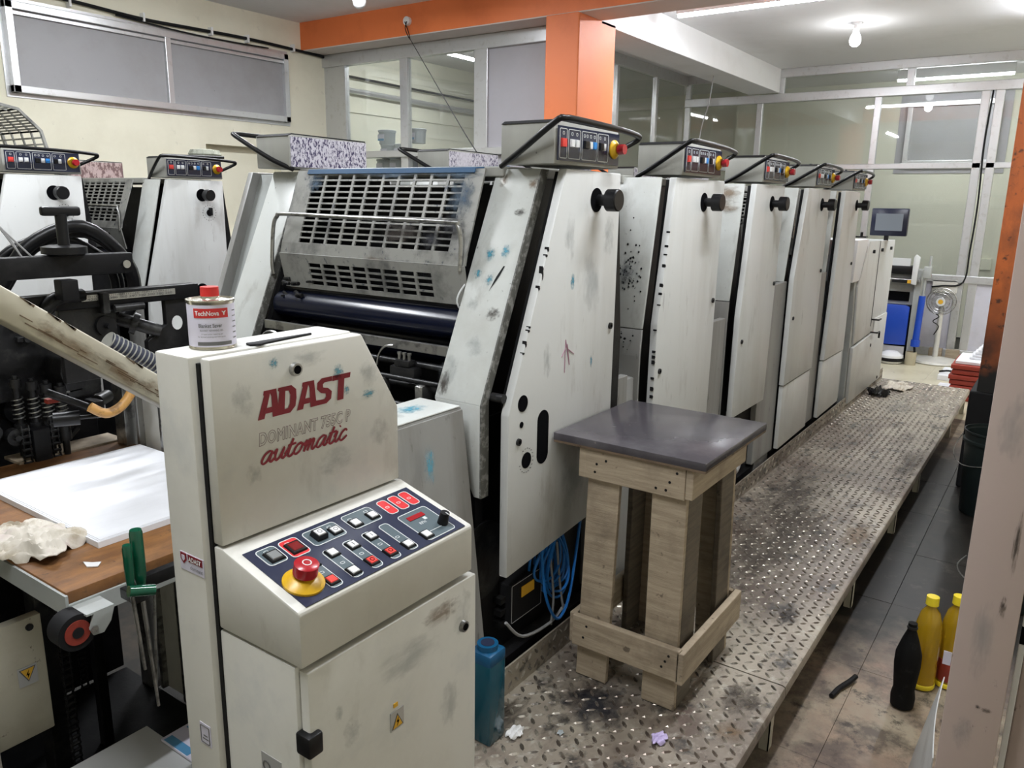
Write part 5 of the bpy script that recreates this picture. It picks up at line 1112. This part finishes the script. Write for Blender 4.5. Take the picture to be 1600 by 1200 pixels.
obj('ring_wheel', MB().tube([(1.64,2.12+.06*math.cos(a),1.17+.05*math.sin(a)) for a in [math.tau*k/20 for k in range(21)]], .005, 6), 'steel', t, True)
obj('drip_tray', MB().box(1.50,1.68,1.47,2.28,.02,.93,.004), 'dark', t)

# far end: paper cutter-like machine, fan, stacks
t = thing('blue_machine', 'grey far end machine with a blue lower panel beside the fan', 'machine', (9.5,1.6,0))
obj('body', MB().box(9.42,9.95,1.30,2.6,.62,.98,.006), 'midgrey', t, True); obj('blue_panel', MB().prism([(1.355,.60),(1.40,.62),(1.78,.62),(1.90,.55),(1.90,.17),(1.355,.19)], 'x', 9.35, 9.41, .004), 'bluemetal', t, True)
obj('work_table', MB().box(9.30,9.9,1.28,1.75,.88,.905,.004), 'steel', t); obj('black_clamp', MB().box(9.33,9.5,1.36,1.72,.95,1.04,.008), 'black', t, True); obj('guard_plate', MB().box(9.35,9.37,1.40,1.72,1.04,1.12), 'line', t); obj('black_slot', MB().box(9.405,9.42,1.38,1.70,.66,.76), 'hole_black', t)
obj('front_post', MB().box(9.35,9.43,1.27,1.335,.02,1.0,.004), 'midgrey', t, True); obj('leg_frame', MB().box(9.42,9.9,1.34,2.5,.02,.62,.004), 'dark', t); obj('foot_panel', MB().box(9.36,9.38,1.36,1.80,.0,.17), 'signgrey', t)
obj('upright_lever', MB().prism([(1.31,.85),(1.36,.86),(1.36,1.14),(1.34,1.17),(1.30,1.14)], 'x', 9.26, 9.30, .004), 'line', t, True); obj('air_unit', MB().box(9.24,9.32,1.18,1.25,.93,1.05,.006).cyl((9.28,1.20,1.05),(9.28,1.20,1.16),.014,n=10).cyl((9.28,1.23,.72),(9.28,1.23,.93),.012,n=10), 'midgrey', t, True)
obj('blue_cylinder', MB().cyl((9.28,1.245,.26),(9.28,1.235,.74),.033,n=20).cyl((9.28,1.245,.20),(9.28,1.245,.27),.045,n=20), 'bluemetal', t, True); obj('hose', MB().tube([(9.28,1.25,.2),(9.27,1.24,.1),(9.3,1.28,.02)], .012, 8), 'rubber', t, True)
obj('maker_plate', MB().box(9.295,9.30,1.36,1.55,.865,.895), 'rubber', t); obj('yellow_plate', MB().box(9.293,9.30,1.33,1.40,.862,.898), 'signyellow', t)
# pedestal fan
fx, fy, fz, fr_ = 9.60, 1.09, .665, .145
t = thing('pedestal_fan', 'old white pedestal fan standing by the far partition', 'fan', (fx,fy,0))
obj('base', MB().lathe([(.24,0),(.25,.01),(.235,.03),(.12,.04),(.05,.06)], (fx,fy-.02,0), 36), 'white_clean', t, True); obj('pole', MB().cyl((fx,fy-.01,.04),(fx+.02,fy-.01,.62),.028,.024,16), 'white_clean', t, True)
obj('motor', MB().cyl((fx+.02,fy,fz),(fx+.16,fy,fz),.05,.035,20), 'signgrey', t, True)
mb = MB(); c0 = Vector((fx,fy,fz))
for rr_, dx in ((fr_,0),(fr_*.995,.03),(fr_*.8,-.025),(fr_*.6,-.035),(.045,-.045)): mb.tube([(fx+dx, fy+rr_*math.cos(a), fz+rr_*math.sin(a)) for a in [math.tau*k/30 for k in range(31)]], .0035, 5, False)
for k in range(48):
    a = math.tau*k/48; mb.tube([(fx-.045,fy+.04*math.cos(a),fz+.04*math.sin(a)),(fx-.035,fy+fr_*.6*math.cos(a),fz+fr_*.6*math.sin(a)),(fx,fy+fr_*math.cos(a),fz+fr_*math.sin(a)),(fx+.05,fy+fr_*.9*math.cos(a),fz+fr_*.9*math.sin(a)),(fx+.08,fy+.05*math.cos(a),fz+.05*math.sin(a))], .0016, 3, False)
obj('wire_cage', mb, 'steel', t, True)
for k in range(3):
    a = math.tau*k/3+.4; b = bmesh.new(); vs = []
    for r2, w_, tw in ((.03,.02,.01),(.08,.05,.02),(.125,.055,.015)):
        for s_ in (-1, 1):
            aa = a+s_*w_/r2/1.6; vs.append(b.verts.new((fx+.01+s_*tw, fy+r2*math.cos(aa), fz+r2*math.sin(aa))))
    b.faces.new((vs[0],vs[1],vs[3],vs[2])); b.faces.new((vs[2],vs[3],vs[5],vs[4]))
    obj('blade', b, 'frost2', t)
h_ = obj('hub_cap', MB().cyl((fx-.05,fy,fz),(fx-.04,fy,fz),.045,n=28), 'line', t, True); obj('hub_badge', MB().cyl((fx-.051,fy,fz),(fx-.0502,fy,fz),.025,n=20), 'signyellow', h_)
obj('power_cable', MB().tube([(fx+.0,fy+.03,fz-.14),(fx-.03,fy+.0,.50),(fx-.04,fy+.05,.45),(fx-.035,fy-.01,.40),(fx,fy+.03,.30)], .005, 6), 'rubber', t, True)
tag(obj('switch_board', MB().box(XF-.03,XF-.005,1.0,1.25,.72,.86,.004), 'white_clean'), 'white switch board on the far partition behind the fan', 'switch')
for y, l in ((1.12,'left'),(.95,'right')): tag(obj('wood_block', MB().box(9.86,9.95,y-.07,y+.06,0,.11,.004), 'wood'), l+' brown wooden block on the floor behind the fan', 'block', )
# helmet-like roll, mug, papers on the far floor
tag(obj('white_bundle', MB().lathe([(.10,0),(.13,.03),(.12,.09),(.06,.13),(.02,.135)], (9.25,1.46,0), 20, 1, 1), 'key', smooth=True), 'white rounded bundle with a dark stripe on the floor under the blue panel', 'bundle')
tag(obj('dark_strap', MB().lathe([(.133,.03),(.135,.04),(.126,.065),(.124,.065)], (9.25,1.46,0), 20), 'black', smooth=True), 'black band around the white rounded bundle by the blue panel', 'strap')
tag(obj('small_tin', MB().lathe([(.055,0),(.055,.14),(.048,.14),(.048,.02)], (9.27,1.27,0), 20), 'card', smooth=True), 'small stained white pot beside the foot of the blue machine', 'pot')
for k, (x, y, w_, d_, h_, l) in enumerate(((8.85,.80,.5,.24,.05,'low stack of white paper on the floor before the fan'),(8.25,.77,.28,.20,.02,'few white sheets on the floor near the red stack'))):
    tag(obj('paper_stack', MB().box(x-w_/2,x+w_/2,y-d_/2,y+d_/2,0,h_,.003), 'paper'), l, 'paper')
tag(obj('stapler', MB().box(8.75,8.80,.70,.80,.051,.075,.006).tube([(8.78,.76,.06),(8.72,.84,.08),(8.75,.92,.06),(8.80,.90,.06)], .01, 6), 'black', smooth=True), 'black handled tool lying on the low paper stack', 'tool')
# red painted timber stack with white paper on it
for k in range(7):
    o = tag(obj('red_plank', MB().box(7.75+.01*(k % 2),8.35+.015*(k % 3),.44,.735+.012*math.sin(k*2.1),.002+.046*k,.040+.046*k,.004), 'stackred', smooth=True), '%s red painted board of the stack beside the orange pillar' % ('lowest','second lowest','third lowest','middle','third highest','second highest','topmost')[k], 'board', 'red painted boards')
tag(obj('paper_stack', MB().box(7.8,8.3,.42,.71,.319,.345,.003), 'paper'), 'sheets of white paper lying flat on the red board stack', 'paper')
t = thing('paper_bundle', 'tied bundles of white paper stacked against the pillar on the red boards', 'paper', (8.1,.5,.35))
for k in range(5): obj('bundle_layer', MB().box(7.95,8.30,.38+.015*k,.62-.02*k,.346+.024*k,.368+.024*k,.005), 'paper', t, True)

# aisle floor: buckets, bottles, hose piece
def bucket(c, r, h, lab, nm='bucket'):
    t = thing(nm, lab, 'bucket', (c[0],c[1],0))
    obj('shell', MB().lathe([(r*.82,0),(r*.84,.004),(r*.97,h*.86),(r*1.03,h*.86),(r*1.03,h*.89),(r*.98,h*.90),(r,h),(r*1.03,h),(r*1.03,h-.01),(r*.94,h-.02),(r*.80,.02)], (c[0],c[1],.002), 36), 'bin', t, True)
    obj('wire_handle', MB().tube([(c[0],c[1]+r*1.04,h*.93),(c[0]-.03,c[1]+r*1.25,h*.72),(c[0]-.10,c[1]+r*.9,h*.60),(c[0]-.15,c[1],h*.66),(c[0]-.12,c[1]-r*.9,h*.8),(c[0],c[1]-r*1.04,h*.93)], .003, 6), 'steel', t, True)
bucket((4.88,.195), .155, .47, 'tall grimy dark green bucket at the foot of the pillar')
bucket((3.72,.055), .13, .20, 'low dark bucket half hidden behind the pinkish post')
t = thing('black_bottle', 'black ink-covered waisted bottle standing on the dirty floor', 'bottle', (2.70,.258,0))
obj('body', MB().lathe([(.026,0),(.036,.006),(.038,.04),(.033,.07),(.036,.10),(.041,.16),(.040,.20),(.026,.25),(.014,.285),(.014,.31),(.010,.31)], (2.70,.258,.001), 28), 'inkblack', t, True)
obj('neck_ring', MB().lathe([(.016,.290),(.017,.295),(.016,.300)], (2.70,.258,.001), 20), 'iron', t, True)
for (x, y, l, lb_) in ((2.87,.225,'yellow oil bottle behind the black bottle',False),(2.93,.150,'yellow oil bottle with red label half hidden by the post',True)):
    t = thing('oil_bottle', l, 'bottle', (x,y,0), 'yellow oil bottles')
    obj('body', MB().lathe([(.036,0),(.042,.006),(.043,.08),(.040,.10),(.043,.12),(.043,.19),(.041,.24),(.030,.285),(.016,.305),(.016,.315)], (x,y,.001), 28), 'oil', t, True)
    obj('screw_cap', MB().cyl((x,y,.315),(x,y,.345),.021,.020,24), 'oilcap', t, True)
    obj('base_ring', MB().lathe([(.0425,.004),(.044,.01),(.044,.02),(.0425,.022)], (x,y,.001), 28), 'oilcap', t, True)
    if lb_: obj('red_label', MB().lathe([(.0435,.03),(.0445,.031),(.0445,.11),(.0435,.111)], (x,y,.001), 28), 'stackred', t, True); obj('label_field', MB().box(x-.0455,x-.043,y-.005,y+.02,.10,.15), 'label', t)
tag(obj('hose_piece', MB().tube([(2.60,.462,.010),(2.66,.452,.010),(2.72,.43,.014),(2.76,.418,.018)], .009, 8), 'rubber', smooth=True), 'short curved black hose piece on the floor tiles', 'hose')
tag(obj('bent_wires', MB().tube([(2.90,1.18,.205),(3.0,1.15,.22),(3.1,1.10,.205)], .003, 5).tube([(2.92,1.20,.21),(3.0,1.12,.22),(3.02,1.05,.206)], .003, 5), 'rubber', smooth=True), 'thin bent black wires on the platform behind the stand', 'wire')
# pinkish grey post close to the viewer, its neighbour and the leaning plate
t = thing('steel_post', 'tall pinkish grey steel post close to the viewer at the right', 'post', (1.55,.03,0))
obj('post_face', MB().box(1.50,1.60,-.014,.075,0,ZC-.002,.003), 'post', t, True)
for y, z, w_, h_, mt in ((.008,1.10,.012,.14,'sm_oil'),(.012,.98,.012,.05,'sm_oil'),(.035,.92,.05,.20,'sm_grey'),(.01,.78,.02,.012,'sm_oil'),(.024,.782,.01,.01,'sm_dark'),(.04,.72,.04,.08,'sm_grey'),(.0,1.25,.02,.1,'sm_grey'),(.04,1.3,.05,.15,'sm_grey')): smear(t, (1.4992,y,z), -Y, Z, w_, h_, mt)
t = thing('steel_cupboard', 'second pinkish grey steel upright with a white edge strip at the right border', 'post', (1.6,-.1,0))
obj('side_face', MB().box(1.56,1.64,-.30,-.030,0,ZC-.002,.003), 'post', t, True); obj('edge_strip', MB().box(1.545,1.556,-.030,-.020,0,.90,.001).box(1.545,1.556,-.030,-.020,.935,1.6,.001), 'key', t); obj('black_clip', MB().box(1.548,1.553,-.030,-.020,.90,.935), 'hole_black', t)
b = bmesh.new(); n = 14; rows = []
for i in range(n+1):
    f = i/n; e0 = Vector((2.30, .185, .003)).lerp(Vector((1.95, .105, .57)), f); e1 = Vector((1.62, .085, e0.z)); bow = .008*math.sin(math.pi*f)
    rows.append([b.verts.new(e0.lerp(e1, k/6)+Vector((bow*.8, bow*.25+.006*math.sin(math.pi*k/6), 0))) for k in range(7)])
for i in range(n):
    for j in range(6): b.faces.new((rows[i][j], rows[i][j+1], rows[i+1][j+1], rows[i+1][j]))
bmesh.ops.recalc_face_normals(b, faces=b.faces[:]); bmesh.ops.solidify(b, geom=b.faces[:], thickness=.002)
pl_ = tag(obj('printing_plate', b, 'plate', smooth=True), 'bowed grey metal printing plate leaning against the pinkish post', 'metal plate')

# ink tubs on the shelf behind the cross partition
tag(obj('wall_shelf', MB().box(5.66,5.95,4.35,5.95,1.60,1.63), 'midgrey'), 'shelf behind the cross partition carrying ink tubs', 'shelf')
tubs = []
def tub():
    t = thing('ink_tub', '', 'tub', (0,0,0), 'grey ink tubs')
    obj('tub_body', MB().lathe([(.075,0),(.082,.11),(.088,.112),(.088,.128),(.080,.132)], (0,0,0), 24), 'tubgrey', t, True, world=False); obj('tub_label', MB().box(-.084,-.078,-.035,.045,.03,.09), 'label', t, world=False); obj('label_stripe', MB().box(-.0845,-.0838,-.035,.045,.03,.05), 'tublabel', t, world=False)
    return t
T0 = tub(); spots = []
names = ['leftmost','second from the left','third from the left']
for row, (z, ys_) in enumerate(((1.631,(5.62,5.44,5.26)),(1.765,(5.60,5.43,5.25)),(1.899,(5.62,5.44,5.26)),(2.033,(5.56,5.38)),(2.167,(5.59,5.20)))):
    for k, y in enumerate(ys_): spots.append((y, z, '%s grey ink tub in the %s row behind the cross partition' % (names[k], ('lowest','second','middle','fourth','top')[row])))
for i, (y, z, l) in enumerate(spots):
    if i == 0: T0.location = (5.80,y,z); T0['label'] = l
    else: dup(T0, (5.80,y,z), l)
for k in range(3):
    c = tag(obj('navy_carton', MB().box(5.70,5.86,4.98,5.12,1.631+.15*k,1.778+.15*k,.004), 'tubnavy', smooth=True), '%s navy carton right of the ink tubs' % ('lowest','middle','topmost')[k], 'carton', 'navy cartons')
    obj('carton_print', MB().box(5.698,5.70,5.0,5.06,1.68+.15*k,1.72+.15*k), 'label', c)

# ink stains trodden into the platform plates
for o in [o for o in bpy.data.objects if o.name.startswith('tread_plate_platform')]:
    k = {'tread_plate_platform': ((1.83,.96,.34,.26,'sm_dark'),(1.62,1.15,.30,.12,'sm_oil'),(2.12,.62,.22,.16,'sm_oil'),(1.95,.60,.12,.10,'sm_brown')),
         'tread_plate_platform.001': ((2.9,1.08,.9,.30,'sm_oil'),(3.4,.90,1.2,.5,'sm_oil'),(2.75,1.0,.5,.4,'sm_oil'),(4.0,1.0,1.0,.36,'sm_oil'),(3.6,.62,.5,.16,'sm_brown'),(2.7,.66,.2,.10,'sm_dark'),(4.9,.60,.8,.16,'sm_oil'),(3.1,1.15,.5,.10,'sm_dark'),(2.55,.90,.12,.08,'sm_dark')),
         'tread_plate_platform.002': ((6.3,.9,.5,.2,'sm_grey'),)}.get(o.name, ())
    for x, y, w_, h_, mt in k: smear(o, (x, y, .2006), X, Y, w_, h_, mt, True, 'stain')
